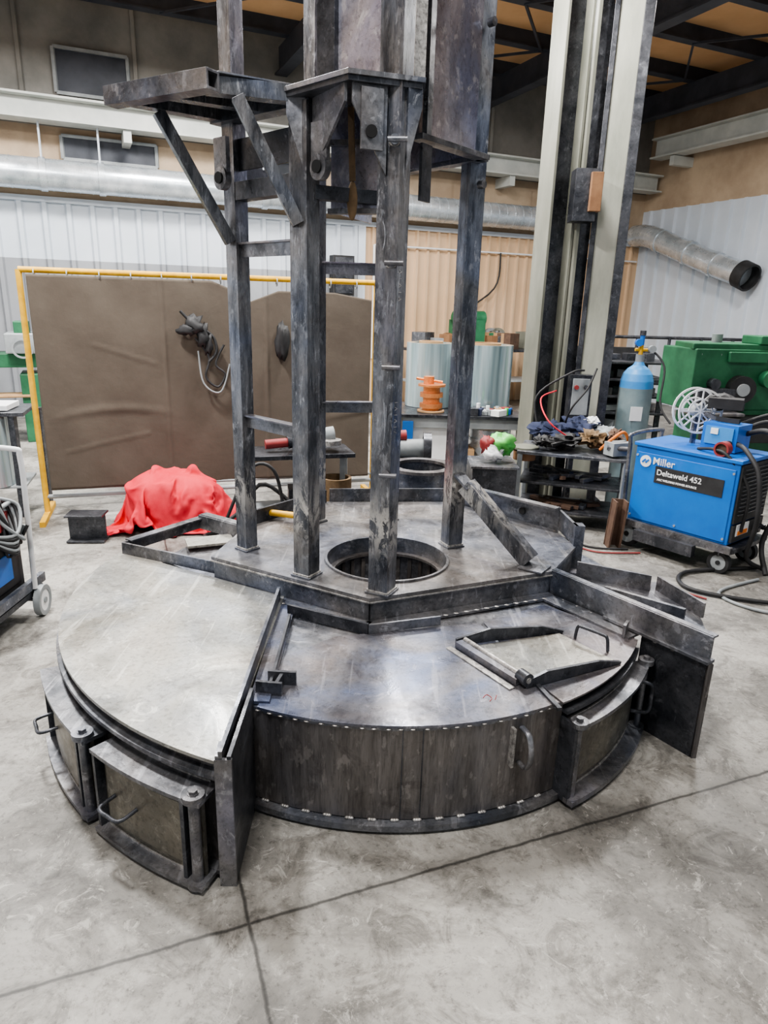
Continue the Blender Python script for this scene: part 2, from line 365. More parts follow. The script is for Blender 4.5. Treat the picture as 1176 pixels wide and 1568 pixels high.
for d in [.5,1.7,2.9,4.1,5.3,6.5,7.7]:
    pu.beam(FW(-11.3,d,ZC-.09),FW(2.25,d,ZC-.09),.07,.18,DKBEAM);pu.beam(FW(-11.3,d,ZC-.19),FW(2.25,d,ZC-.19),.14,.02,DKBEAM)
for s_a in [-9,-4.8,-1.4,1.4]:
    pu.beam(FW(s_a,.02,ZC-.36),FW(s_a,9,ZC-.36),.05,.34,DKBEAM);pu.beam(FW(s_a,.02,ZC-.54),FW(s_a,9,ZC-.54),.18,.025,DKBEAM)
for s_a in [-2.6,.1,-6.5]:
    for k_ in range(4): pu.beam(FW(s_a+1.1*(k_%2),.5+1.2*k_,ZC-.2),FW(s_a+1.1*((k_+1)%2),1.7+1.2*k_,ZC-.2),.03,.03,DKBEAM)
pu.build()
cb=M('crane_runway_beam')
cb.beam(FW(-11.3,.35,3.92),FW(2.2,.35,3.92),.03,.26,CREAM)
cb.beam(FW(-11.3,.35,3.79),FW(2.2,.35,3.79),.3,.025,CREAM);cb.beam(FW(-11.3,.35,4.05),FW(2.2,.35,4.05),.3,.025,CREAM)
for a in range(-11,3,2): cb.beam(FW(a,.0,3.7),FW(a,.45,3.7),.1,.15,CREAM)
cb.build()
cb=M('crane_runway_beam')
cb.beam(RW(.5,.35,4.45),RW(9,.35,4.45),.03,.3,CREAM);cb.beam(RW(.5,.35,4.3),RW(9,.35,4.3),.28,.025,CREAM);cb.beam(RW(.5,.35,4.6),RW(9,.35,4.6),.28,.025,CREAM)
for a in range(1,9,2): cb.beam(RW(a,0,4.2),RW(a,.45,4.2),.1,.15,CREAM)
cb.build()
for nm,s0,s1,z0,z1 in [('window_1',-7.8,-6.9,4.2,4.72),('window_2',-7.8,-6.6,3.42,3.7),('window_3',-5.6,-4.2,3.42,3.68)]:
    wn=M(nm);P=[FW(s0,0,z0),FW(s1,0,z0),FW(s1,.03,z0),FW(s0,.03,z0),FW(s0,0,z1),FW(s1,0,z1),FW(s1,.03,z1),FW(s0,.03,z1)];wn.hexa(P,DKBEAM)
    for a,b_ in [((s0,z0),(s1,z0)),((s0,z1),(s1,z1)),((s0,z0),(s0,z1)),((s1,z0),(s1,z1))]: wn.beam(FW(a[0],.04,a[1]),FW(b_[0],.04,b_[1]),.04,.04,GREYP)
    wn.build()
dc=M('ventilation_duct')
dc.cyl(FW(-11.2,.32,3.17),FW(.6,.32,3.17),.19,GALV,n=32)
a=-11
while a<.5: dc.cyl(FW(a,.32,3.17),FW(a+.012,.32,3.17),.194,GALV,n=32);a+=.16
for a in [-10.2,-8.1,-7.4,-5.2,-3.6,-1.9,-.4]:
    dc.cyl(FW(a,.32,3.17),FW(a+.08,.32,3.17),.205,GALV,n=32)
    dc.beam(FW(a+.04,.32,3.36),FW(a+.04,.32,3.78),.02,.02,WHITE)
dc.build()
dc=M('exhaust_duct')
dc.sweep([RW(.15,.28,3.05),RW(.6,.3,3.0),RW(1.4,.3,2.72),RW(2.1,.3,2.48),RW(2.7,.3,2.3)],.19,GALV,n=24,sub=6)
for a,z in [(.8,2.93),(1.5,2.69),(2.1,2.48)]: dc.pipe(RW(a,.3,z),RW(a+.08,.3,z-.027),.205,.02,GALV)
dc.pipe(RW(2.66,.3,2.315),RW(2.85,.3,2.24),.215,.03,BLACK)
dc.build()
# ---------------------------------------------------------------- steel columns
col=M('steel_column')
def ibeam(b,c,ax,depth,fl,h,m1,m2,z0=0):
    ax=Vector((*ax,0)).normalized();c=Vector((*c,0));rz=math.atan2(ax.y,ax.x)
    b.box(c+Vector((0,0,z0+h/2)),(depth,.02,h),m2,rz)
    for s_q in (-1,1): b.box(c+ax*(s_q*depth/2)+Vector((0,0,z0+h/2)),(.025,fl,h),m1,rz)
HC_=5.33
ibeam(col,(1.33,6.03),(1,.42),.22,.20,HC_,COLM,DARK)  # web and side strips darkened against the flanges: shade put into the colour
col.box((1.50,6.02,HC_/2),(.03,.12,HC_),COLM,.2);col.box((1.56,6.08,HC_/2),(.16,.02,HC_),DARK)
col.box((1.755,5.98,HC_/2),(.18,.025,HC_),COLL,-.25);col.box((1.80,6.22,HC_/2),(.20,.025,HC_),DARK,-.25)
col.box((1.775,6.10,HC_/2),(.02,.24,HC_),DARK,-.25);col.box((1.645,6.00,HC_/2),(.04,.04,HC_),DARK,-.25)
col.box((1.875,6.00,HC_/2),(.075,.16,HC_),DARK,-.1)
col.box((1.55,6.08,.015),(.85,.4,.03),DARK)
col.box((1.50,5.87,2.55),(.18,.16,.38),DARK);col.box((1.57,5.80,2.57),(.09,.1,.28),WOOD)
col.build(.003)
# ---------------------------------------------------------------- round base
CX,CY=.03,3.0;CC=(CX,CY)
B=M('round_steel_base')
def pol(R,a,c=CC): return (c[0]+R*math.cos(rad(a)),c[1]+R*math.sin(rad(a)))
def arc(R,a0,a1,n=40): return [pol(R,a0+(a1-a0)*i/n) for i in range(n+1)]
B.prism(arc(1.43,167,250.6)+[(-.44,2.82),(-.82,3.02)],.408,.42,PLATE)
B.ringsec(CC,1.38,1.405,167,250.4,.02,.408,WALLST)
B.ringsec(CC,1.38,1.442,169,250.3,.362,.376,STEEL)
B.ringsec(CC,1.405,1.44,169,250.3,.02,.034,STEEL)
for (a0,a1) in [(208,229.3),(231.2,249.3)]:
    B.ringsec(CC,1.40,1.505,a0,a1,.310,.324,STEEL);B.ringsec(CC,1.40,1.515,a0,a1,.015,.03,STEEL)
    B.ringsec(CC,1.458,1.47,a0+.6,a1-.6,.03,.31,OLIVE)
    B.ringsec(CC,1.47,1.480,a0+1.6,a1-2.8,.065,.28,OLIVE)
    B.ringsec(CC,1.47,1.476,a0+1,a1-1,.030,.038,WELD)
    B.ringsec(CC,1.405,1.412,a0+1,a1-1,.324,.330,WELD)
    for a in (a0+.3,a1-2.6): 
        p=pol(1.45,a);B.box((*p,.17),(.10,.014,.28),DARK,rad(a))
    a=a1-1.3;p=pol(1.485,a);B.cyl((*p,.0),(*p,.34),.017,STEEL);
    for z in (.012,.318): B.cyl((*p,z),(*p,z+.02),.034,STEEL)
    B.cyl((*p,.335),(*p,.350),.014,STEEL,n=6)
    h0,h1=pol(1.48,a0+3.2),pol(1.48,a0+7.4);k0,k1=pol(1.54,a0+3.5),pol(1.54,a0+7.1)
    B.sweep([(*h0,.175),(*k0,.17),(*pol(1.545,a0+5.3),.168),(*k1,.17),(*h1,.175)],.0065,DARK)
def vplate(p,q,z0,z1,t,m): B.beam((p[0],p[1],(z0+z1)/2),(q[0],q[1],(z0+z1)/2),t,z1-z0,m)
vplate((-.46,2.80),(-.445,1.63),.40,.475,.012,STEEL)
vplate((-.425,1.99),(-.42,1.63),.0,.46,.012,DARK)
vplate((-.455,1.70),(-.45,1.63),.0,.46,.02,STEEL)
B.box((-.437,1.632,.225),(.05,.012,.45),STEEL)
B.beam((-.415,2.78,.41),(-.40,1.98,.41),.07,.012,LID)
vplate((-.385,2.6),(-.375,2.06),.40,.44,.01,DARK)
for i in range(16): B.ball((-.462-.006,1.8+i*.065,.423),.006,WELD,6,(.8,1.6,.6))
# front sector
B.prism(arc(1.12,246.0,337,60)+[(.80,2.97),(-.05,2.60),(-.45,2.81)],.385,.40,STEEL)
B.prism(arc(1.128,247.5,301.5,40)+[(.55,2.17),(.42,2.63),(-.18,2.47),(-.36,2.30)],.40,.409,LID)
B.prism(arc(1.135,302.2,335,20)+[(.98,2.62),(.74,2.84),(.44,2.64),(.57,2.17)],.40,.407,LID)
B.beam((.55,2.19,.412),(.61,1.99,.412),.016,.012,DARK)
B.ringsec(CC,1.105,1.12,246,303,.04,.388,WALLST)
for a in (272.6,276.0): B.ringsec(CC,1.118,1.1215,a,a+.2,.04,.388,DARK)
B.ringsec(CC,1.02,1.15,245.8,303,.012,.036,STEEL)
B.ringsec(CC,1.02,1.10,245.8,303,.0,.012,DARK)
B.ringsec(CC,1.05,1.09,303,337,.0,.385,DARK)
a=247.5
while a<302:
    p=pol(1.125,a);B.ball((*p,.395),.006,WELD,8,(1.6,1,.5));a+=1.9+1.2*random.random()
a=248
while a<302:
    for q_ in (0,.4,.8):
        p=pol(1.123,a+q_);B.ball((*p,.039),.0065,WELD,6,(1.2,1,.8))
    a+=3.9
B.ringsec(CC,1.09,1.195,303.2,334,.315,.33,STEEL);B.ringsec(CC,1.09,1.21,303.2,334,.015,.036,STEEL)
B.ringsec(CC,1.13,1.142,303.2,333,.036,.315,WALLST);B.ringsec(CC,1.142,1.152,307,331,.07,.29,OLIVE)
B.ringsec(CC,1.142,1.148,304,333,.037,.044,WELD);B.ringsec(CC,1.13,1.136,304,333,.33,.335,WELD)
B.ringsec(CC,1.10,1.145,303,335,.358,.372,DARK)
for a in (304.3,333.4):
    p=pol(1.18,a);B.cyl((*p,.0),(*p,.35),.013,STEEL)
    for z in (.02,.328): B.cyl((*p,z),(*p,z+.02),.031,STEEL)
    B.cyl((*p,.348),(*p,.36),.013,STEEL,n=6)
p=pol(1.13,303.2);B.box((*p,.18),(.12,.014,.32),DARK,rad(303))
B.sweep([(*pol(1.16,329),.15),(*pol(1.22,329.6),.16),(*pol(1.225,330),.22),(*pol(1.22,329.6),.28),(*pol(1.16,329),.29)],.008,DARK)
a=294.0
B.sweep([(*pol(1.12,a),.21),(*pol(1.165,a),.215),(*pol(1.185,a),.275),(*pol(1.165,a),.34),(*pol(1.12,a),.348)],.011,STEEL,flat=.6)
B.box((*pol(1.13,a-2.0),.285),(.022,.010,.15),WELD,rad(a))
B.beam((-.39,2.105,.43),(-.29,2.10,.43),.012,.06,DARK);B.beam((-.42,2.04,.43),(-.33,2.03,.43),.012,.055,DARK);B.beam((-.35,2.04,.43),(-.34,2.10,.43),.012,.05,DARK)
B.beam((1.0,2.53,.435),(1.03,2.58,.435),.012,.06,STEEL)
for pts in [[(.36,2.05),(.375,2.07),(.39,2.05),(.38,2.03)],[(.40,2.04),(.41,2.07)]]: B.sweep([(a,b_,.4100) for a,b_ in pts],.0012,CHALK,n=6)
# hatch
B.prism([(.33,2.40),(.74,2.545),(.90,2.335),(.52,2.15)],.407,.414,PLATE)
def wedge(p,q,h0,h1,t,m):
    p,q=Vector((*p,0)),Vector((*q,0));d=(q-p).normalized();n_=Vector((-d.y,d.x,0))*t/2;z=.41
    Z=lambda v_,h:v_+Vector((0,0,h))
    B.hexa([Z(p-n_,z),Z(q-n_,z),Z(q+n_,z),Z(p+n_,z),Z(p-n_,z+h0),Z(q-n_,z+h1),Z(q+n_,z+h1),Z(p+n_,z+h0)],m)
wedge((.30,2.42),(.44,2.47),.03,.055,.012,DARK);wedge((.44,2.47),(.66,2.535),.055,.04,.012,DARK);wedge((.66,2.535),(.76,2.565),.04,.008,.012,DARK)
wedge((.52,2.12),(.60,2.16),.03,.05,.012,DARK);wedge((.60,2.16),(.82,2.27),.05,.035,.012,DARK);wedge((.82,2.27),(.92,2.32),.035,.008,.012,DARK)
B.beam((.31,2.41,.425),(.50,2.14,.425),.035,.025,LID);B.cyl((.335,2.42,.437),(.52,2.145,.437),.011,WELD)
B.cyl((.505,2.16,.44),(.528,2.12,.44),.025,DARK);B.cyl((.528,2.12,.44),(.53,2.117,.44),.011,WELD)
B.beam((.27,2.40,.411),(.47,2.11,.411),.025,.006,WELD)
B.sweep([(.80,2.52,.41),(.805,2.515,.46),(.82,2.495,.468),(.88,2.435,.468),(.895,2.42,.46),(.90,2.41,.41)],.0065,DARK)
# right dividing wall
vplate((.80,2.97),(1.265,2.33),.41,.525,.012,STEEL);B.beam((.81,2.985,.523),(1.28,2.34,.523),.03,.008,STEEL)
vplate((1.09,2.555),(1.255,2.32),.0,.42,.014,DARK);B.beam((.98,2.70,.427),(1.262,2.312,.427),.05,.012,STEEL)
B.beam((.78,2.90,.412),(1.05,2.54,.412),.08,.01,STEEL)
B.beam((1.262,2.318,.0),(1.262,2.318,.42),.02,.02,WALLST)
for i in range(9):
    t=i/9;B.ball((.79+.42*t,2.955-.58*t-.012,.414),.0065,WELD,6,(1.4,1.4,.6))
# right sector
B.prism(arc(1.40,-27,4,16)+[(.98,3.2),(.83,2.99)],.408,.42,STEEL);B.ringsec(CC,1.34,1.355,-26,4,.02,.408,DARK)
vplate((.97,3.16),(1.28,3.0),.42,.50,.012,STEEL);vplate((1.32,3.02),(1.41,2.72),.42,.49,.012,STEEL);vplate((1.05,2.95),(1.33,2.72),.42,.46,.02,STEEL)
B.beam((.95,3.2,.43),(1.3,3.04,.43),.06,.012,LID)
# back
B.prism(arc(1.20,4,167,50)+[(-.82,3.02),(0,3.5),(.98,3.2)],.385,.40,STEEL);B.ringsec(CC,1.18,1.2,4,167,.0,.385,DARK)
# platform
PP=[(-.82,3.03),(-.05,2.60),(.80,2.97),(1.0,3.32),(.95,3.6),(.4,4.1),(-.35,4.02),(-.75,3.5)]
HC=(.02,3.07)
PLT=steel('platform_plate',(.105,.105,.112),(.225,.22,.222),.24,.55,3,.55,(1,1,1),.6,.5)
B.polyhole(PP,HC,.30,.505,.52,PLT)
for i in range(len(PP)):
    p,q=PP[i],PP[(i+1)%len(PP)];k_=.975
    p=(HC[0]+(p[0]-HC[0])*k_,HC[1]+(p[1]-HC[1])*k_);q=(HC[0]+(q[0]-HC[0])*k_,HC[1]+(q[1]-HC[1])*k_)
    vplate(p,q,.40,.505,.02,STEEL)
B.pipe((*HC,.03),(*HC,.53),.30,.012,STEEL,48);B.pipe((*HC,.44),(*HC,.452),.288,.03,WALLST,48)
for k_ in range(28):
    a=2*math.pi*k_/28;B.box((HC[0]+.284*math.cos(a),HC[1]+.284*math.sin(a),.36),(.012,.02,.12),WALLST,a)
B.ringsec(HC,.0,.29,0,360,.03,.04,WALLST,40)
for i in range(0,2):
    p,q=Vector(PP[i]),Vector(PP[i+1])
    B.beam((p.x,p.y-.035,.412),(q.x,q.y-.035,.412),.06,.012,STEEL)
    for t in range(1,18):
        e=p.lerp(q,t/18);B.ball((e.x,e.y-.065 ,.417),.007,WELD,6,(1.8,.8,.5))
    B.beam((p.x,p.y-.006,.502),(q.x,q.y-.006,.502),.006,.006,WELD)
B.beam((-.40,2.66,.43),(-.05,2.50,.43),.012,.05,DARK);B.beam((-.05,2.50,.43),(.25,2.60,.43),.01,.04,STEEL)
# rear upstands
vplate((1.0,3.33),(.98,3.62),.52,.63,.015,STEEL);vplate((.98,3.62),(.42,4.12),.42,.64,.015,STEEL);vplate((.42,4.12),(-.34,4.03),.42,.60,.015,STEEL)
vplate((1.04,3.36),(.99,3.36),.40,.63,.06,STEEL);B.beam((.96,3.6,.64),(.44,4.08,.64),.05,.012,STEEL)
B.cyl((.80,3.76,.575),(.795,3.755,.575),.02,BLACKH)
vplate((-1.35,3.30),(-.80,3.06),.42,.48,.012,STEEL);vplate((-1.35,3.30),(-1.07,3.74),.42,.48,.012,STEEL);vplate((-1.07,3.74),(-.62,3.45),.42,.50,.012,STEEL)
B.beam((-1.33,3.33,.48),(-1.06,3.75,.48),.05,.008,STEEL);B.beam((-1.05,3.76,.50),(-.62,3.48,.50),.05,.008,STEEL)
vplate((-.36,4.0),(-.74,3.5),.42,.60,.015,DARK)
B.box((-.95,3.5,.428),(.25,.14,.012),PLATE,.4)
B.build(.0018)
rg=M('pipe_flange_ring');rg.pipe((.24,4.47,.0),(.24,4.47,.66),.20,.02,STEEL,40);rg.pipe((.24,4.47,.645),(.24,4.47,.665),.23,.06,WALLST,40);rg.build(.002)
# ---------------------------------------------------------------- tower
T=M('steel_tube_tower')
LA,LB,LC,LD,LE,LF=(-.67,3.15),(-.34,2.84),(.0,2.68),(.35,3.29),(-.38,3.62),(.02,3.68)
def leg(p,w_,z1,rz):
    T.beam((*p,.521),(*p,z1),w_,w_,TUBE,(math.cos(rz),math.sin(rz),0))
    T.box((*p,.525),(w_*1.25,w_*1.25,.008),STEEL,rz)
    for a in range(4):
        d=Vector((math.cos(rz+a*math.pi/2),math.sin(rz+a*math.pi/2)))*w_*.52
        T.beam((p[0]+d.x-d.y,p[1]+d.y+d.x,.532),(p[0]+d.x+d.y,p[1]+d.y-d.x,.532),.010,.010,WELD)
leg(LA,.070,3.6,rad(52));leg(LB,.082,2.40,rad(60));leg(LC,.088,3.6,rad(64));leg(LD,.080,3.6,rad(25));leg(LE,.075,3.6,rad(50));leg(LF,.075,3.4,rad(50))
def ell(p,q,z,w_=.055):
    p=Vector((*p,z));q=Vector((*q,z));e=(q-p).normalized()*.045
    T.beam(p-e,q,.008,w_,STEEL);T.beam(p-e+Vector((0,0,w_/2)),q+Vector((0,0,w_/2)),w_*.8,.008,LID)
for z in (1.16,1.90): ell(LA,LB,z)
for z in (1.16,1.86): ell(LE,LF,z)
O1,O2=Vector((-1.09,2.93,2.42)),Vector((-.65,2.68,2.42));I1,I2=Vector((-.70,3.14,2.42)),Vector((-.34,2.84,2.42))
ext=(O2-O1).normalized()
T.htube(O1,O2+ext*.02,.064,STEEL,.009)
s1=(I1-O1).normalized();s2=(I2-O2).normalized()
T.beam(O1+s1*.04+ext*.06,I1,.056,.056,TUBE);T.beam(O2+s2*.04-ext*.07,I2,.056,.056,TUBE)
T.beam(I1-ext*.05,I2+ext*.05,.07,.07,DARK)
M1=O1.lerp(O2,.5);M2=I1.lerp(I2,.5);T.beam(M1+(M2-M1)*.08,M2,.05,.05,TUBE)
up=Vector((0,0,.030));cs=[O1+s1*.036,O2+s2*.036,I2,I1]
T.hexa([c_+up for c_ in cs]+[c_+up+Vector((0,0,.006)) for c_ in cs],STEEL)
T.beam(O1.lerp(I1,.35)+ext*.03-Vector((0,0,.03)),(-.69,3.11,1.93),.045,.045,TUBE);T.beam(O2.lerp(I2,.35)-ext*.03-Vector((0,0,.03)),(-.36,2.80,1.98),.045,.045,TUBE)
T.beam((*LA,2.13),(*LB,2.13),.06,.07,DARK);T.beam((*LA,2.27),(*LB,2.27),.012,.12,DARK)
T.beam((*LA,2.2),(*LE,2.2),.06,.08,DARK);T.beam((*LB,2.1),(.0,3.0,2.1),.05,.05,DARK)
for p in [(-.70,3.06),(-.27,2.76)]:
    T.cyl((p[0]-.01,p[1]-.02,2.17),(p[0]+.01,p[1],2.17),.045,STEEL);T.cyl((p[0]-.015,p[1]-.03,2.17),(p[0],p[1]-.01,2.17),.022,BLACKH)
    T.box((p[0],p[1]-.01,2.25),(.08,.02,.14),STEEL,rad(-40))
T.prism([(-.46,2.84),(-.16,2.56),(.10,2.64),(.10,2.78),(-.1,2.95)],2.422,2.438,STEEL)
T.prism([(-.45,2.84),(-.16,2.57),(.09,2.65),(.09,2.78),(-.1,2.94)],2.405,2.422,DARK)
def tri(p,q,z1,z0,m):
    p,q=Vector((*p,0)),Vector((*q,0));d=(q-p).normalized();n_=Vector((-d.y,d.x,0))*.006
    P=[]
    for sg in (-1,1): P+=[p+n_*sg+Vector((0,0,z1)),q+n_*sg+Vector((0,0,z1)),p+n_*sg+Vector((0,0,z0)),q+n_*sg+Vector((0,0,z1-.06))]
    T.add(P,[(0,2,3,1),(4,5,7,6),(0,1,5,4),(2,6,7,3),(0,4,6,2),(1,3,7,5)],m)
tri((-.33,2.80),(-.40,2.80),2.41,2.15,STEEL);tri((-.30,2.80),(-.17,2.60),2.41,2.15,STEEL);tri((-.03,2.64),(-.15,2.60),2.41,2.13,STEEL);tri((.04,2.64),(.09,2.67),2.41,2.15,STEEL)
T.box((-.08,2.61,2.30),(.08,.012,.19),STEEL,rad(20));T.cyl((-.08,2.60,2.26),(-.08,2.59,2.26),.02,BLACKH)
for z in (2.24,1.84,1.47,1.05,2.83):
    T.cyl((.0,2.64,z),(.0,2.600,z),.017,STEEL,n=16);T.cyl((-.024,2.604,z),(.044,2.596,z),.010,STEEL,n=12);T.ball((.0,2.628,z-.008),.018,WELD,10,(1.2,.6,.6))
for z in (2.8,2.2): T.cyl((.37,3.22,z),(.39,3.20,z),.017,STEEL,n=12)
for k_ in range(16):
    z=1.22+k_*.016+(0.36 if k_>7 else 0);T.beam((.028,2.640,z),(.040,2.648+.004*(k_%2),z+.008*((k_%3)-1)),.0015,.002,WELD)
def flat(p,q,z0,z1,t,m): T.beam((p[0],p[1],(z0+z1)/2),(q[0],q[1],(z0+z1)/2),t,z1-z0,m)
a1,a2,a3,a4=(.05,2.84),(-.27,3.0),(.03,3.56),(.34,3.22)
flat(a1,a2,2.44,3.6,.01,SHEET);flat(a1,a4,2.30,3.6,.01,SHEET);flat(a2,a3,2.3,3.6,.01,SHEET);flat(a3,a4,2.3,3.6,.01,SHEET)
flat((-.23,2.96),(-.30,3.0),2.44,3.6,.03,DARK);flat((.03,2.82),(.09,2.80),2.44,3.6,.02,STEEL);flat((.11,2.85),(.13,2.89),2.3,3.6,.02,STEEL)
flat((.06,2.76),(.10,2.78),2.44,3.6,.012,WELD)
T.beam((.08,2.84,2.30),(.38,3.20,2.30),.06,.02,STEEL);T.beam((.38,3.20,2.30),(.05,3.58,2.30),.06,.02,STEEL)
flat((.10,2.84),(.14,2.90),2.08,2.28,.012,DARK)
flat((-.25,3.02),(.05,2.95),2.05,2.30,.01,SHEET);flat((-.25,3.02),(-.1,3.4),2.05,2.30,.01,SHEET)
T.beam((-.26,3.0,2.05),(.06,2.92,2.05),.04,.02,STEEL);T.beam((-.26,3.0,2.30),(.06,2.92,2.30),.03,.02,STEEL)
for pts in [[(0,.06),(.03,.07),(.015,.04),(.03,.03),(.0,.0)],[(.05,.05),(.06,.01)]]:
    T.sweep([Vector((.17+.6*a,2.968+.78*a-.010,2.92+b_)) for a,b_ in pts],.0022,CHALK,n=6)
T.beam((-.17,2.90,2.42),(-.16,2.9,2.15),.025,.008,LEATHER,rot=.5);T.ball((-.16,2.9,2.08),.026,LEATHER,12,(.8,.5,2.8))
T.beam((.40,3.22,.86),(.70,3.02,.55),.075,.075,TUBE);T.box((.72,3.0,.527),(.12,.12,.008),STEEL,-.6)
T.beam((.36,3.24,.91),(.42,3.2,.85),.085,.012,STEEL)
T.build(.005)
# ---------------------------------------------------------------- welding curtain
cur=empty('welding_curtain')
A,Bc=Vector((-2.68,5.15,0)),Vector((-.12,6.0,0));dr=(Bc-A).normalized();nr=Vector((dr.y,-dr.x,0))
f=M('frame',cur)
zt=1.86
for p in (A,Bc):
    f.cyl(p+Vector((0,0,.02)),p+Vector((0,0,zt)),.022,YEL,n=14);f.beam(p-nr*.3+Vector((0,0,.02)),p+nr*.3+Vector((0,0,.02)),.04,.04,YEL)
f.cyl(A+Vector((0,0,zt)),Bc+Vector((0,0,zt)),.022,YEL,n=14);f.cyl(A+Vector((0,0,.16)),Bc+Vector((0,0,.16)),.018,GREYP,n=12)
f.cyl(A+dr*.05+Vector((0,0,.22)),Bc+Vector((0,0,.22)),.012,GREYP,n=12)
for i in range(12):
    p=A+dr*(.1+i*.22)+Vector((0,0,zt-.02));f.pipe(p-dr*.004,p+dr*.004,.035,.006,GREYP,12)
f.build()
cc=M('canvas',cur);Ln=(Bc-A).length
def cf(u,v):
    s_=.05+u*(Ln-.1)
    sag=.10*max(0,1-abs(u-.60)/.10)+(.06 if u>.6 else 0)+.05*max(0,(u-.88)/.12)
    z=.22+v*(zt-.25)-sag*v**5+.01*math.sin(u*11)*(1-v)
    fo=noise.noise(Vector((u*4,v*1.6,0)))
    cr=max(0,1-abs((v-.34-.05*math.sin(u*7)))/.03)*max(0,math.sin(u*8))
    cr2=max(0,1-abs((v-.62+.5*(u-.3)))/.012)*(1 if .15<u<.33 else 0)+max(0,1-abs((v-.2-.35*(u-.1)))/.012)*(1 if .05<u<.3 else 0)
    off=.006*math.sin(u*19+v*1.5)+.020*fo+.022*(1-v)**2*math.sin(u*9)+.010*cr+.005*cr2+.006*noise.noise(Vector((u*14+v*3,v*5,4)))
    for us in (.355,.66):
        off+=.010*max(0,1-abs(u-us)/.008)
    return A+dr*s_+nr*(off+.03)+Vector((0,0,z))
cc.grid(cf,220,90,CANV)
cc.build(solid=.004)
hg=M('hanging_torch_gear',cur)
def cp(s_,z,o=.08): return A+dr*s_+nr*o+Vector((0,0,z))
for (s_,z,r_,sz) in [(1.20,1.50,.07,(1,.6,1)),(1.26,1.42,.06,(.8,.6,1.5)),(1.14,1.46,.05,(1.4,.5,.7)),(1.88,1.38,.08,(.7,.5,1.8)),(1.3,1.35,.05,(.7,.5,1.6))]: hg.ball(cp(s_,z),r_,BLACK,14,sz,.6,s_*5,2)
hg.sweep([cp(1.2,1.4),cp(1.3,1.25),cp(1.27,1.1),cp(1.36,1.02),cp(1.42,1.12),cp(1.35,1.2),cp(1.42,1.35)],.009,BLACK)
hg.sweep([cp(1.22,1.3),cp(1.25,1.05),cp(1.38,.98),cp(1.46,1.2)],.007,GREYP)
hg.sweep([cp(1.1,1.6),cp(1.2,1.5),cp(1.33,1.42),cp(1.36,1.3),cp(1.3,1.22)],.012,BLACK)
hg.build()
# ---------------------------------------------------------------- red cloth
rc=M('red_tarp')
if TARP:
    rc.add([(v_[0]*.98-1.60,v_[1]*.95+5.02,v_[2]*1.10+.002) for v_ in TARP[0]],TARP[1],RED,True);rc.build(solid=.005,sub=1)
else:
    def rf(u,v):
        a=u*2*math.pi;r=math.sin(min(1,v*1.02)*math.pi/2);h=(max(0,1-r**3.2))**.62
        q=Vector((math.cos(a)*r*2,math.sin(a)*r*2,h*2));k=1+.12*noise.noise(q)
        return Vector((-1.62,5.02,0))+Vector((math.cos(a)*r*.41*k,math.sin(a)*r*.34*k,max(.008,.43*h+.08*noise.noise(q)*min(1,h*2))))
    rc.grid(rf,140,60,RED);rc.build(solid=.006)
ib=M('i_beam_offcut');
ib.box((-2.13,4.62,.012),(.26,.16,.014),DARK,.1);ib.box((-2.13,4.62,.20),(.26,.16,.014),DARK,.1);ib.box((-2.13,4.62,.105),(.26,.012,.19),DARK,.1);ib.build(.002)
# ---------------------------------------------------------------- clutter behind tower
gr=M('angle_grinder')
gr.cyl((-.70,4.75,.735),(-.45,4.85,.775),.045,DARK);gr.cyl((-.45,4.85,.775),(-.38,4.87,.785),.055,GREYP);gr.cyl((-.40,4.80,.755),(-.40,4.80,.72),.08,WELD);gr.cyl((-.85,4.70,.725),(-.70,4.75,.735),.033,DRED);gr.build(.002)
st=M('work_stool');st.box((-.65,4.8,.655),(.8,.36,.03),DARK,.3)
for dx,dy in [(-.34,-.1),(.34,-.1),(-.34,.12),(.34,.12)]: st.beam((-.65+dx,4.8+dy+.3*dx,0),(-.65+dx,4.8+dy+.3*dx,.64),.04,.04,GREYP)
st.box((-.65,4.8,.25),(.7,.3,.02),GREYP,.3);st.pipe((-.35,4.72,.262),(-.35,4.72,.5),.11,.02,LEATHER);st.box((-.6,4.75,.34),(.2,.16,.15),DARK,.2)
st.build(.002)
hs=M('air_hose')
pts=[]
for i in range(22): 
    a=i*.8;pts.append((-1.10+.13*math.cos(a),4.42+.11*math.sin(a),.015+.010*i))
hs.sweep(pts+[(-1.0,4.4,.3),(-.85,4.45,.5),(-.7,4.48,.42),(-.6,4.46,.3),(-.5,4.5,.02)],.014,BLACK,sub=4);hs.sweep([(-1.15,4.4,.015),(-1.05,4.35,.3),(-.9,4.42,.62),(-.75,4.45,.60),(-.68,4.45,.3),(-.6,4.4,.02)],.012,BLACK);hs.build()
yt=M('yellow_torch_handle');yt.cyl((-.66,3.64,.56),(-.46,3.58,.56),.018,YEL);yt.cyl((-.46,3.58,.56),(-.42,3.57,.56),.012,WELD);yt.build()
gd=M('bench_grinder');gd.cyl((.0,5.0,.66),(.3,5.05,.66),.07,GREYP);gd.pipe((-.04,5.0,.66),(.02,5.0,.66),.12,.03,DARK);gd.pipe((.28,5.05,.66),(.34,5.05,.66),.12,.03,DARK);gd.cyl((-.1,5.0,.74),(.15,5.03,.76),.04,DRED)
gd.box((.15,5.02,.56),(.2,.16,.06),DARK);gd.beam((.15,5.02,0),(.15,5.02,.55),.1,.1,GREYP);gd.box((.15,5.02,.01),(.3,.3,.02),DARK);gd.build(.003)
bb=M('steel_scrap_bin');bb.box((.84,5.25,.26),(.34,.36,.50),DARK);bb.box((.84,5.25,.52),(.37,.39,.02),STEEL);bb.build(.003)
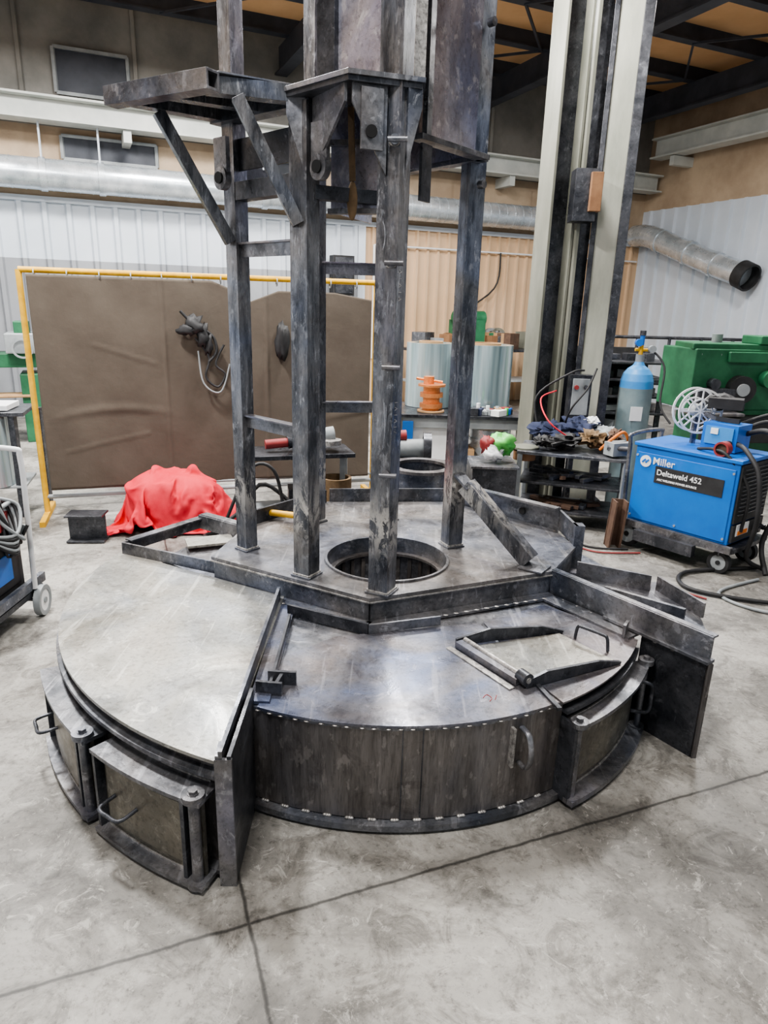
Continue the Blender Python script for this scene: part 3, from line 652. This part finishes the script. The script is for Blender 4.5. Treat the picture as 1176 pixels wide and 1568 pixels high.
bg=M('parts_bag');bg.ball((.90,5.25,.665),.10,LIME,18,(1.1,.8,.8),.7,2,3);bg.ball((.80,5.23,.66),.075,DRED,16,(.8,.8,.9),.7,5,3);bg.ball((.84,5.18,.61),.07,WPAINT,16,(1,.8,.7),.7,9,3);bg.build()
# ---------------------------------------------------------------- table with film rolls
tb=M('metal_workbench')
tb.box((.70,6.75,.70),(1.2,.85,.03),DARK);
for x in (.14,1.26):
    for y in (6.4,7.1): tb.beam((x,y,0),(x,y,.69),.05,.05,COLL)
tb.box((.70,6.75,.25),(1.1,.75,.02),GREYP);tb.box((.70,6.36,.64),(1.1,.02,.1),GREYP)
tb.box((.42,6.6,.45),(.38,.4,.36),WPAINT);tb.box((.74,6.55,.33),(.22,.3,.1),CARD)
tb.box((.2,6.38,.4),(.1,.1,.5),BLUE);tb.cyl((1.02,6.62,.26),(1.02,6.62,.56),.2,GALV);tb.pipe((1.02,6.62,.45),(1.02,6.62,.47),.21,.02,GALV)
tb.build(.003)
for i,(x,y,r_,h) in enumerate([(.42,6.95,.24,.62),(.95,6.90,.28,.62)]):
    q=M('plastic_film_roll');q.pipe((x,y,.72),(x,y,.72+h),r_,.08,PLAS,48);q.pipe((x,y,.72),(x,y,.735+h),r_-.12,.02,CARD,24);q.build(.004)
q=M('copper_wire_spool');x,y=.42,6.52
q.cyl((x,y,.72),(x,y,.735),.13,CARD);q.cyl((x,y,.735),(x,y,.96),.08,COPPER);q.pipe((x,y,.76),(x,y,.80),.11,.03,COPPER);q.pipe((x,y,.86),(x,y,.9),.11,.03,COPPER);q.cyl((x,y,.96),(x,y,.98),.13,COPPER);q.cyl((x-.03,y,.98),(x-.03,y,1.05),.05,COPPER);q.cyl((x-.15,y,1.03),(x+.1,y,1.0),.012,COPPER);q.build(.002)
q=M('bench_clutter')
for i in range(26):
    x=.62+random.random()*.62;y=6.37+random.random()*.15;m_=random.choice([DARK,GREYP,NAVY,CARD,WPAINT,DRED,BLUE,TAPE,DARK,BLACK])
    h=.03+.04*random.random();q.box((x,y,.717+h/2),(.05+.09*random.random(),.05+.05*random.random(),h),m_,random.random()*3)
for i in range(6): q.cyl((.68+i*.09,6.42,.72),(.68+i*.09,6.42,.78+.05*random.random()),.018,random.choice([BLUE,WPAINT,GALV,LIME]),n=12)
q.build(.002)
q=M('storage_bench')
q.beam(FW(-3.0,.9,1.0),FW(.4,.9,1.0),.7,.04,DARK)
for a in (-2.9,-1.3,.3): q.beam(FW(a,.9,0),FW(a,.9,1.0),.08,.08,GREYP)
q.beam(FW(-3.0,.9,.5),FW(.4,.9,.5),.6,.03,GREYP)
for i in range(44):
    a=-2.9+random.random()*3.2;s_=.08+.2*random.random();m_=random.choice([DARK,GREYP,CARD,GREEN,RUST,COLM,WOOD,STEEL,DARK])
    if i%3==0: q.pipe(FW(a,.75,1.03+s_*.7),FW(a,.82,1.03+s_*.7),s_*.7,s_*.2,m_,20)
    else: q.box(FW(a,.75+.3*random.random(),1.02+s_/2),(s_*1.2,s_,s_),m_,random.random())
q.box(FW(-1.9,.8,1.25),(.5,.35,.45),GREEN,TH);q.cyl(FW(-2.15,.8,1.5),FW(-1.6,.8,1.5),.12,GREEN)
q.build(.004)
q=M('wall_conduit');q.cyl(FW(-3.3,.08,2.6),FW(-3.3,.08,0.8),.02,WPAINT,n=10);q.cyl(FW(-3.3,.08,2.6),FW(2.2,.08,2.6),.015,WPAINT,n=10)
q.sweep([FW(-.9,.1,2.6),FW(-1.0,.12,2.0),FW(-1.8,.12,1.5)],.015,BLACK);q.build()
q=M('electrical_cabinet');q.box(FW(-3.9,.2,2.1),(.35,.2,.6),BLACK,TH);q.box(FW(-3.9,.31,2.1),(.3,.02,.54),DARK,TH);q.box(FW(-3.9,.33,2.25),(.08,.02,.05),GREYP,TH);q.build(.005)
# ---------------------------------------------------------------- lathe
q=M('green_lathe');lx,ly=-4.7,8.0
def LP(a,b,z): return Vector((lx,ly,0))+U*a-V*b+Vector((0,0,z))
def lb(a,b,z,s3,m_): q.box(LP(a,b,z),s3,m_,TH)
lb(-.6,0,.45,(.5,.5,.9),GREEN);lb(.55,0,.4,(.35,.5,.8),GREEN);lb(0,0,.95,(2.0,.42,.16),GREEN);lb(-.3,0,1.4,(.55,.5,.7),GREEN);lb(.45,.1,1.15,(.35,.6,.22),GREYP);lb(.45,.15,1.32,(.16,.2,.14),GREEN)
q.cyl(LP(-.02,0,1.45),LP(.12,0,1.45),.18,GREYP);q.cyl(LP(.12,0,1.45),LP(.2,0,1.45),.08,DARK);q.cyl(LP(-.3,.25,1.62),LP(-.3,.32,1.62),.07,GREYP);q.cyl(LP(-.15,.25,1.35),LP(-.15,.34,1.35),.05,RED);q.pipe(LP(.45,.42,1.1),LP(.45,.45,1.1),.11,.02,GREYP)
lb(.85,0,1.2,(.25,.3,.35),GREEN);q.cyl(LP(.55,0,1.28),LP(.75,0,1.28),.05,GREYP);lb(0,.15,.55,(1.0,.3,.03),CARD)
q.cyl(LP(-.3,0,1.75),LP(-.3,0,1.9),.12,GREEN)
lb(.72,.05,1.62,(.30,.3,.42),GREEN);lb(.72,.22,1.5,(.12,.1,.2),DARK);q.cyl(LP(.72,.22,1.75),LP(.72,.30,1.75),.06,GREYP)
q.build(.012)
q=M('parts_table');q.box((-3.25,5.2,.82),(.9,.5,.03),DARK,.3)
for dx,dy in [(-.4,-.2),(.4,-.2),(-.4,.2),(.4,.2)]: q.beam((-3.25+dx,5.2+dy+dx*.3,0),(-3.25+dx,5.2+dy+dx*.3,.81),.05,.05,DARK)
q.box((-3.2,5.2,.86),(.6,.3,.04),WPAINT,.2);q.cyl((-3.1,5.1,.265),(-3.1,5.1,.80),.2,PLAS);q.box((-3.25,5.2,.25),(.8,.45,.02),GREYP,.3);q.build(.003)
# ---------------------------------------------------------------- left cart
q=M('welding_cart')
q.wheel((-1.87,3.42,.085),(1,.1,0),.085,.035,GREYP,WPAINT);q.wheel((-2.3,3.42,.085),(1,.1,0),.085,.035,GREYP,WPAINT);q.cyl((-2.3,3.42,.085),(-1.87,3.42,.085),.01,STEEL)
q.wheel((-1.90,2.72,.06),(1,.0,0),.06,.03,BLACK,GREYP);q.wheel((-2.3,2.72,.06),(1,.0,0),.06,.03,BLACK,GREYP)
q.box((-2.1,3.06,.14),(.42,.85,.03),DARK);q.box((-1.90,3.06,.19),(.03,.9,.05),STEEL)
q.box((-2.10,3.12,.38),(.32,.55,.42),BLACK);q.box((-1.937,3.12,.40),(.006,.5,.35),BLACK);q.box((-1.932,3.18,.34),(.008,.2,.14),BLUE);q.box((-1.932,2.96,.40),(.008,.14,.22),DARK)
q.sweep([(-1.88,3.38,.17),(-1.88,3.40,.6),(-1.89,3.42,.88),(-1.93,3.42,.93),(-2.25,3.42,.93),(-2.29,3.42,.88),(-2.29,3.40,.17)],.014,WPAINT)
q.sweep([(-1.91,2.75,.17),(-1.92,2.78,.45),(-1.93,3.0,.62),(-1.91,3.3,.68)],.012,GREYP)
for k_ in range(6):
    o=k_*.02;q.sweep([(-1.93+o,3.3,.56),(-1.83-o,3.25,.5-o),(-1.88,3.15,.62+o*2),(-1.96,3.2,.72),(-1.88-o,3.32,.66),(-1.84,3.2,.54-o),(-1.93,3.05,.58)],.009,BLACK if k_%2 else GREYP)
q.box((-2.0,3.2,.60),(.2,.2,.06),DRED,.3);q.build(.004)
# ---------------------------------------------------------------- right tool table
q=M('tool_table')
TX,TY=1.52,5.40;a_=rad(-18)
R_=Matrix.Rotation(a_,3,'Z')
def TP(x,y,z): return Vector((TX,TY,0))+R_@Vector((x,y,0))+Vector((0,0,z))
q.box(TP(0,0,.60),(.85,.5,.025),STEEL,a_);q.box(TP(0,0,.36),(.8,.46,.02),DARK,a_);q.box(TP(0,0,.14),(.8,.46,.02),DARK,a_)
for x in (-.4,.4):
    for y in (-.23,.23): q.beam(TP(x,y,0),TP(x,y,.59),.035,.035,GREYP)
q.cyl(TP(-.38,-.1,.61),TP(-.38,-.1,.625),.11,COLM);q.cyl(TP(-.38,-.1,.52),TP(-.38,-.1,.59),.09,WOOD)
for i in range(12): q.beam(TP(-.35+random.random()*.6,-.15+.3*random.random(),.385+.02*(i%3)),TP(-.2+random.random()*.5,-.15+.3*random.random(),.40),.04,.03,random.choice([DARK,STEEL,WALLST,RUST]))
for i in range(10): q.beam(TP(-.35+random.random()*.6,-.2+.3*random.random(),.17),TP(-.2+random.random()*.5,-.2+.3*random.random(),.18),.05,.03,random.choice([DARK,STEEL,RUST]))
q.build(.003)
q=M('work_clothes_pile')
for i,(x,y,z,r_,sz,m_) in enumerate([(-.18,.05,.73,.13,(1.3,1,.55),NAVY),(0,.1,.765,.12,(1.1,1,.7),NAVY),(-.08,-.1,.70,.10,(1.3,.9,.5),BLACK),(.13,-.02,.72,.08,(1.2,1,.7),LEATHER),(.22,.1,.73,.08,(1.2,1,.8),GREYP),(-.25,-.15,.69,.06,(1,1,.7),BLACK),(.1,.15,.82,.06,(1,1,.6),WPAINT),(.3,-.02,.75,.05,(1,.8,.9),RUST)]):
    q.ball(TP(x,y,z),r_,m_,22,sz,.8,i*3.1,2.8)
q.box(TP(.33,-.14,.68),(.18,.11,.10),GREYP,.4);q.cyl(TP(.25,-.2,.69),TP(.42,-.2,.69),.018,STEEL)
q.sweep([TP(.2,-.1,.65),TP(.28,-.15,.75),TP(.36,-.1,.8),TP(.4,0,.7),TP(.3,.1,.67)],.012,TAPE)
q.sweep([TP(-.1,.1,.8),TP(-.05,0,.95),TP(.05,.05,1.1),TP(.1,.15,1.25)],.008,BLACK);q.sweep([TP(-.3,.1,.7),TP(-.35,.15,1.0),TP(-.1,.2,1.2),TP(0,.28,1.22)],.009,BLACK)
q.sweep([TP(0,-.1,.7),TP(-.2,-.2,.85),TP(-.3,0,1.0),TP(-.2,.2,1.05)],.006,RED)
q.build(.002)
q=M('control_box');q.box((1.60,5.74,.98),(.18,.1,.40),DARK);q.box((1.60,5.685,1.0),(.14,.01,.3),GREYP);q.cyl((1.56,5.68,1.08),(1.56,5.66,1.08),.018,DRED);q.cyl((1.64,5.68,1.08),(1.64,5.66,1.08),.018,DARK);q.beam((1.60,5.76,0.0),(1.60,5.76,.8),.04,.04,STEEL);q.build(.003)
q=M('channel_offcut');q.beam((1.72,4.86,.0),(1.74,4.86,.36),.10,.012,RUST);q.beam((1.68,4.81,.0),(1.70,4.81,.36),.012,.10,RUST);q.beam((1.76,4.81,.0),(1.78,4.81,.36),.012,.10,RUST);q.build()
# ---------------------------------------------------------------- gas cylinder
q=M('gas_cylinder');x,y=2.16,5.98
q.cyl((x,y,.0),(x,y,1.06),.14,LBLUE,n=32)
pr=[(.14,1.06),(.137,1.12),(.12,1.18),(.09,1.22),(.05,1.25),(.035,1.28)]
for (r0,z0),(r1,z1) in zip(pr,pr[1:]): q.cyl((x,y,z0),(x,y,z1),r0,CYB,r1,32,False)
q.cyl((x,y,1.28),(x,y,1.34),.035,GREYP);q.cyl((x,y,1.34),(x,y,1.42),.018,YEL);q.cyl((x-.05,y,1.38),(x+.07,y,1.38),.014,YEL);q.cyl((x+.08,y-.06,1.39),(x+.08,y-.02,1.39),.03,GREYP);q.cyl((x-.04,y-.06,1.44),(x-.04,y-.02,1.44),.03,BLUE);q.cyl((x,y,1.42),(x,y,1.50),.02,BLUE);q.cyl((x,y,1.50),(x,y,1.54),.026,DARK)
q.box((x-.02,y-.14,.85),(.10,.01,.12),WPAINT)
q.sweep([(x+.07,y,1.4),(x+.18,y-.1,1.25),(x+.15,y-.2,.95),(x+.22,y-.3,.8)],.009,BLACK);q.build(.0)
# ---------------------------------------------------------------- green ironworker
q=M('green_ironworker');gx,gy=3.42,7.0
q.box((gx,gy,1.08),(1.1,.6,.58),GREEN,.15);q.box((gx+.1,gy,.4),(.85,.55,.8),GREEN,.15);q.prism([(gx-.52,gy-.34),(gx+.52,gy-.2),(gx+.48,gy+.3),(gx-.48,gy+.2)],1.36,1.42,GREEN)
q.box((gx-.22,gy-.36,.90),(.5,.16,.22),DARK,.15);q.box((gx+.1,gy-.36,.62),(.85,.2,.25),BLACK,.15)
q.box((gx+.02,gy-.33,1.3),(.4,.04,.1),GREEN,.15);q.cyl((gx-.02,gy-.42,1.0),(gx-.02,gy-.3,1.0),.13,BLACK);q.cyl((gx-.02,gy-.44,1.0),(gx-.02,gy-.42,1.0),.06,GREYP)
q.cyl((gx-.3,gy-.45,1.05),(gx-.3,gy-.3,1.05),.05,DARK);q.cyl((gx+.25,gy-.4,1.1),(gx+.25,gy-.3,1.1),.08,GREEN);q.cyl((gx+.25,gy-.42,1.1),(gx+.25,gy-.4,1.1),.03,YEL)
q.box((gx-.3,gy-.46,.78),(.5,.3,.03),WALLST,.15);q.cyl((gx-.15,gy,1.42),(gx-.15,gy,1.50),.05,GREYP);q.box((gx+.3,gy-.1,1.46),(.35,.3,.08),GREEN,.15)
for k_ in range(5): q.cyl((gx-.45+.2*k_,gy-.37+.03*k_,1.32),(gx-.45+.2*k_,gy-.35+.03*k_,1.32),.014,GREYP,n=8)
q.box((gx+.36,gy-.3,1.2),(.14,.02,.08),WPAINT,.15);q.build(.012)
# ---------------------------------------------------------------- guard railing + rack
q=M('guard_railing')
for z in (1.36,1.05,.75): q.cyl(Vector((2.9,9.4,z)),Vector((6.0,9.6,z)),.022,DARK,n=10)
for i in range(8):
    x=2.9+i*.44;q.cyl((x,9.4+i*.028,0),(x,9.4+i*.028,1.36),.022,DARK,n=10)
q.build()
q=M('steel_stock_rack')
for i in range(5):
    q.box((2.75+.02*i,8.6,.3+.2*i),(1.2,.7,.025),DARK)
for x in (2.2,3.3):
    for y in (8.3,8.9): q.beam((x,y,0),(x,y,1.25),.05,.05,DARK)
for i in range(26): q.box((2.3+.9*random.random(),8.4+.3*random.random(),.35+.2*random.randint(0,4)),(.25,.15,.05+.08*random.random()),random.choice([DARK,GREYP,WALLST,STEEL,RUST,DARK]),random.random())
q.box((2.75,8.95,.65),(1.15,.02,1.2),BLACK)
q.build(.003)
# ---------------------------------------------------------------- welder
we=empty('welding_machine')
W0=Vector((1.83,4.88,0));W1=Vector((2.30,4.30,0));wd=(W1-W0).normalized();wn_=Vector((-wd.y,wd.x,0));wl=(W1-W0).length;ww=.46
rz=math.atan2(wd.y,wd.x)
def WP(a,b,z): return W0+wd*a+wn_*b+Vector((0,0,z))
q=M('case',we);
q.box(WP(wl/2,ww/2,.49),(wl,ww,.56),BLUE,rz);q.box(WP(wl/2,ww/2,.78),(wl+.03,ww+.03,.025),BLUE,rz)
q.box(WP(wl/2,-.004,.475),(wl-.04,.008,.5),BLUE,rz)
q.build(.012)
q=M('side_graphics',we)
q.box(WP(wl*.56,-.010,.585),(wl*.66,.004,.12),BLACK,rz)
q.cyl(WP(.09,-.010,.665),WP(.09,-.014,.665),.042,WPAINT)
q.beam(WP(.065,-.016,.655),WP(.09,-.016,.68),.004,.012,BLUE);q.beam(WP(.09,-.016,.655),WP(.115,-.016,.68),.004,.012,BLUE)
for (a,z) in [(.02,.25),(.02,.70),(wl-.03,.25),(wl-.03,.70),(wl/2,.25)]: q.cyl(WP(a,-.008,z),WP(a,-.014,z),.008,GREYP,n=10)
q.build()
def lettering(txt,a,z,size):
    t=bpy.data.curves.new('lettering','FONT');t.body=txt;t.size=size;t.extrude=.0008;t.offset=.0008;t.materials.append(WPAINT)
    o=bpy.data.objects.new('lettering',t);S.collection.objects.link(o);o.parent=we
    p=WP(a,-.0135,z);mt=Matrix(((wd.x,0,-wn_.x,p.x),(wd.y,0,-wn_.y,p.y),(wd.z,1,-wn_.z,p.z),(0,0,0,1)));o.matrix_world=mt
lettering('Miller',.145,.655,.072);lettering('Deltaweld 452',.185,.585,.056);lettering('ARC WELDING POWER SOURCE',.195,.545,.020)
q=M('front_panel',we)
q.box(WP(wl+.008,ww/2,.56),(.016,ww-.02,.40),BLACK,rz)
for i in range(12): q.box(WP(wl+.02,ww/2,.42+i*.028),(.014,ww-.08,.008),DARK,rz)
q.box(WP(wl+.012,ww/2,.29),(.02,ww-.02,.12),BLACK,rz);q.box(WP(wl+.02,ww*.3,.31),(.012,.18,.08),WPAINT,rz);q.box(WP(wl+.024,ww*.3,.29),(.012,.14,.03),TAPE,rz)
for b_ in (.33,.41): q.cyl(WP(wl,b_,.28),WP(wl+.06,b_,.28),.02,DARK)
q.build(.003)
q=M('cart',we)
q.box(WP(wl/2-.02,ww/2,.185),(wl+.16,ww+.06,.03),DARK,rz);q.box(WP(wl/2,-.03,.19),(wl+.1,.03,.05),STEEL,rz)
for b_ in (.03,ww-.03):
    q.wheel(WP(wl-.04,b_,.075),wn_,.075,.045,BLACK,GREYP);q.beam(WP(wl-.04,b_,.12),WP(wl-.04,b_,.18),.05,.03,STEEL)
    q.wheel(WP(.02,b_*1.15-.03,.095),wn_,.095,.045,BLACK,GREYP)
q.cyl(WP(.02,.0,.095),WP(.02,ww,.095),.012,STEEL)
q.box(WP(wl*.45,-.06,.125),(.45,.05,.08),DARK,rz)
q.sweep([WP(-.05,.02,.2),WP(-.07,.02,.75),WP(-.07,.04,.83),WP(-.07,ww-.04,.83),WP(-.07,ww-.02,.75),WP(-.05,ww-.02,.2)],.015,STEEL)
q.build(.003)
q=M('wire_feeder',we)
q.box(WP(.50,.26,.89),(.24,.20,.18),BLUE,rz);q.box(WP(.50,.155,.90),(.19,.01,.12),CYB,rz);q.box(WP(.47,.148,.93),(.05,.012,.04),WPAINT,rz);q.cyl(WP(.58,.15,.86),WP(.58,.13,.86),.02,BLACK)
q.beam(WP(.42,.25,1.0),WP(.58,.25,1.0),.02,.03,BLACK)
c_=WP(.25,.30,1.03);ax=(wn_*.6-wd*.8).normalized()
for o in (-.05,.05): 
    q.pipe(c_+ax*(o-.005),c_+ax*(o+.005),.160,.014,WPAINT,36);q.pipe(c_+ax*(o-.004),c_+ax*(o+.004),.09,.010,WPAINT,36)
    d,a__,b__=q.frame(c_,c_+ax)
    for k_ in range(8):
        t=k_*math.pi/4;q.beam(c_+ax*o,c_+ax*o+(a__*math.cos(t)+b__*math.sin(t))*.155,.008,.010,WPAINT)
q.cyl(c_-ax*.05,c_+ax*.05,.045,GREYP);q.beam(WP(.25,.30,.79),c_+Vector((0,0,-.02)),.03,.03,STEEL);q.beam(WP(.25,.30,1.03),WP(.45,.3,.98),.02,.03,STEEL)
q.box(WP(.42,.35,1.1),(.22,.14,.07),BLACK,rz+.4);q.ball(WP(.36,.4,1.1),.07,BLACK,12,(1.4,1,.8),.4,3)
q.cyl(WP(.60,.02,.84),WP(.60,.05,.84),.045,RUST);q.pipe(WP(.60,.0,.84),WP(.60,.06,.84),.05,.012,DRED)
q.build(.003)
q=M('cables',we)
q.sweep([WP(.60,.2,.86),WP(.72,.1,.84),WP(wl+.1,.05,.70),WP(wl+.14,.05,.4),WP(wl+.08,.15,.12),WP(wl+.15,.3,.02)],.016,BLACK)
q.sweep([WP(.62,.3,.92),WP(.78,.25,.96),WP(.92,.3,.8),WP(.92,.3,.5),WP(.85,.3,.2),WP(.95,.2,.02)],.018,BLACK)
q.sweep([WP(.55,.35,.92),WP(.7,.45,1.0),WP(.95,.5,.9),WP(1.0,.45,.5),WP(.9,.42,.3),WP(wl+.02,.41,.28)],.014,BLACK)
q.sweep([WP(.5,.4,.95),WP(.7,.5,1.05),WP(.9,.5,1.0),WP(1.1,.45,.7),WP(1.05,.4,.2),WP(1.2,.3,.02)],.014,BLACK)
q.sweep([WP(.4,.1,.8),WP(.55,.02,.83),WP(.66,.0,.80),WP(.8,.05,.6),WP(.78,.1,.3)],.011,BLACK)
q.sweep([WP(wl+.1,.3,.018),WP(.6,-.2,.018),WP(.75,-.45,.018),WP(1.1,-.3,.018),WP(1.4,.0,.018)],.013,BLACK)
q.sweep([WP(wl+.2,.1,.012),WP(.9,-.35,.012),WP(1.2,-.4,.012),WP(1.5,-.1,.012)],.010,GREYP)
q.sweep([WP(.2,-.1,.01),WP(.0,-.35,.01),WP(-.3,-.4,.01),WP(-.45,-.7,.01),WP(-.1,-.8,.01),WP(.3,-.6,.01),WP(.9,-.5,.01)],.006,DRED)
q.sweep([WP(.1,-.1,.01),WP(-.1,-.3,.01),WP(-.5,-.3,.01),WP(-.5,-.6,.01),WP(0,-.75,.01)],.007,BLACK)
q.build()
# ---------------------------------------------------------------- lights
def hb(p,e,sz=.9):
    h=M('high_bay_lamp');h.cyl((p[0],p[1],p[2]),(p[0],p[1],p[2]+.18),.28,GREYP,.12);h.cyl((p[0],p[1],p[2]-.03),(p[0],p[1],p[2]),.26,LAMP);h.cyl((p[0],p[1],p[2]+.18),(p[0],p[1],ZC-.01),.01,DARK,n=8);ob=h.build()
    lo=bpy.data.lights.new('bay_area','AREA');lo.shape='DISK';lo.size=sz;lo.energy=e;lo.color=(1,.985,.96)
    o=bpy.data.objects.new('bay_area',lo);S.collection.objects.link(o);o.location=(p[0],p[1],p[2]-.16);o.parent=ob
for p,e,sz in [((-2.4,3.9,4.85),370,.5),((.6,5.3,4.85),220,.7),((-.8,.5,4.85),175,.9),((2.4,1.8,4.85),60,.9),((-4.6,6.8,4.85),280,.9),((3.4,7.5,4.85),250,.9),((-2.2,8.2,4.85),240,.9),((.6,8.2,4.85),190,.9)]:
    hb(p,e,sz)
wd_=bpy.data.worlds.new('W');S.world=wd_;wd_.use_nodes=True;bgn=wd_.node_tree.nodes['Background'];bgn.inputs[0].default_value=(.88,.94,1,1);bgn.inputs[1].default_value=.52
# ---------------------------------------------------------------- camera
cam=bpy.data.cameras.new('camera');co=bpy.data.objects.new('camera',cam);S.collection.objects.link(co);S.camera=co
cam.sensor_fit='VERTICAL';cam.sensor_height=24;cam.lens=24*1060/1600
R=Matrix.Rotation(math.pi/2-rad(17.1),3,'X')@Matrix.Rotation(rad(1.67),3,'Z')
co.matrix_world=Matrix.Translation((0,0,1.7))@R.to_4x4()
cam.clip_start=.05
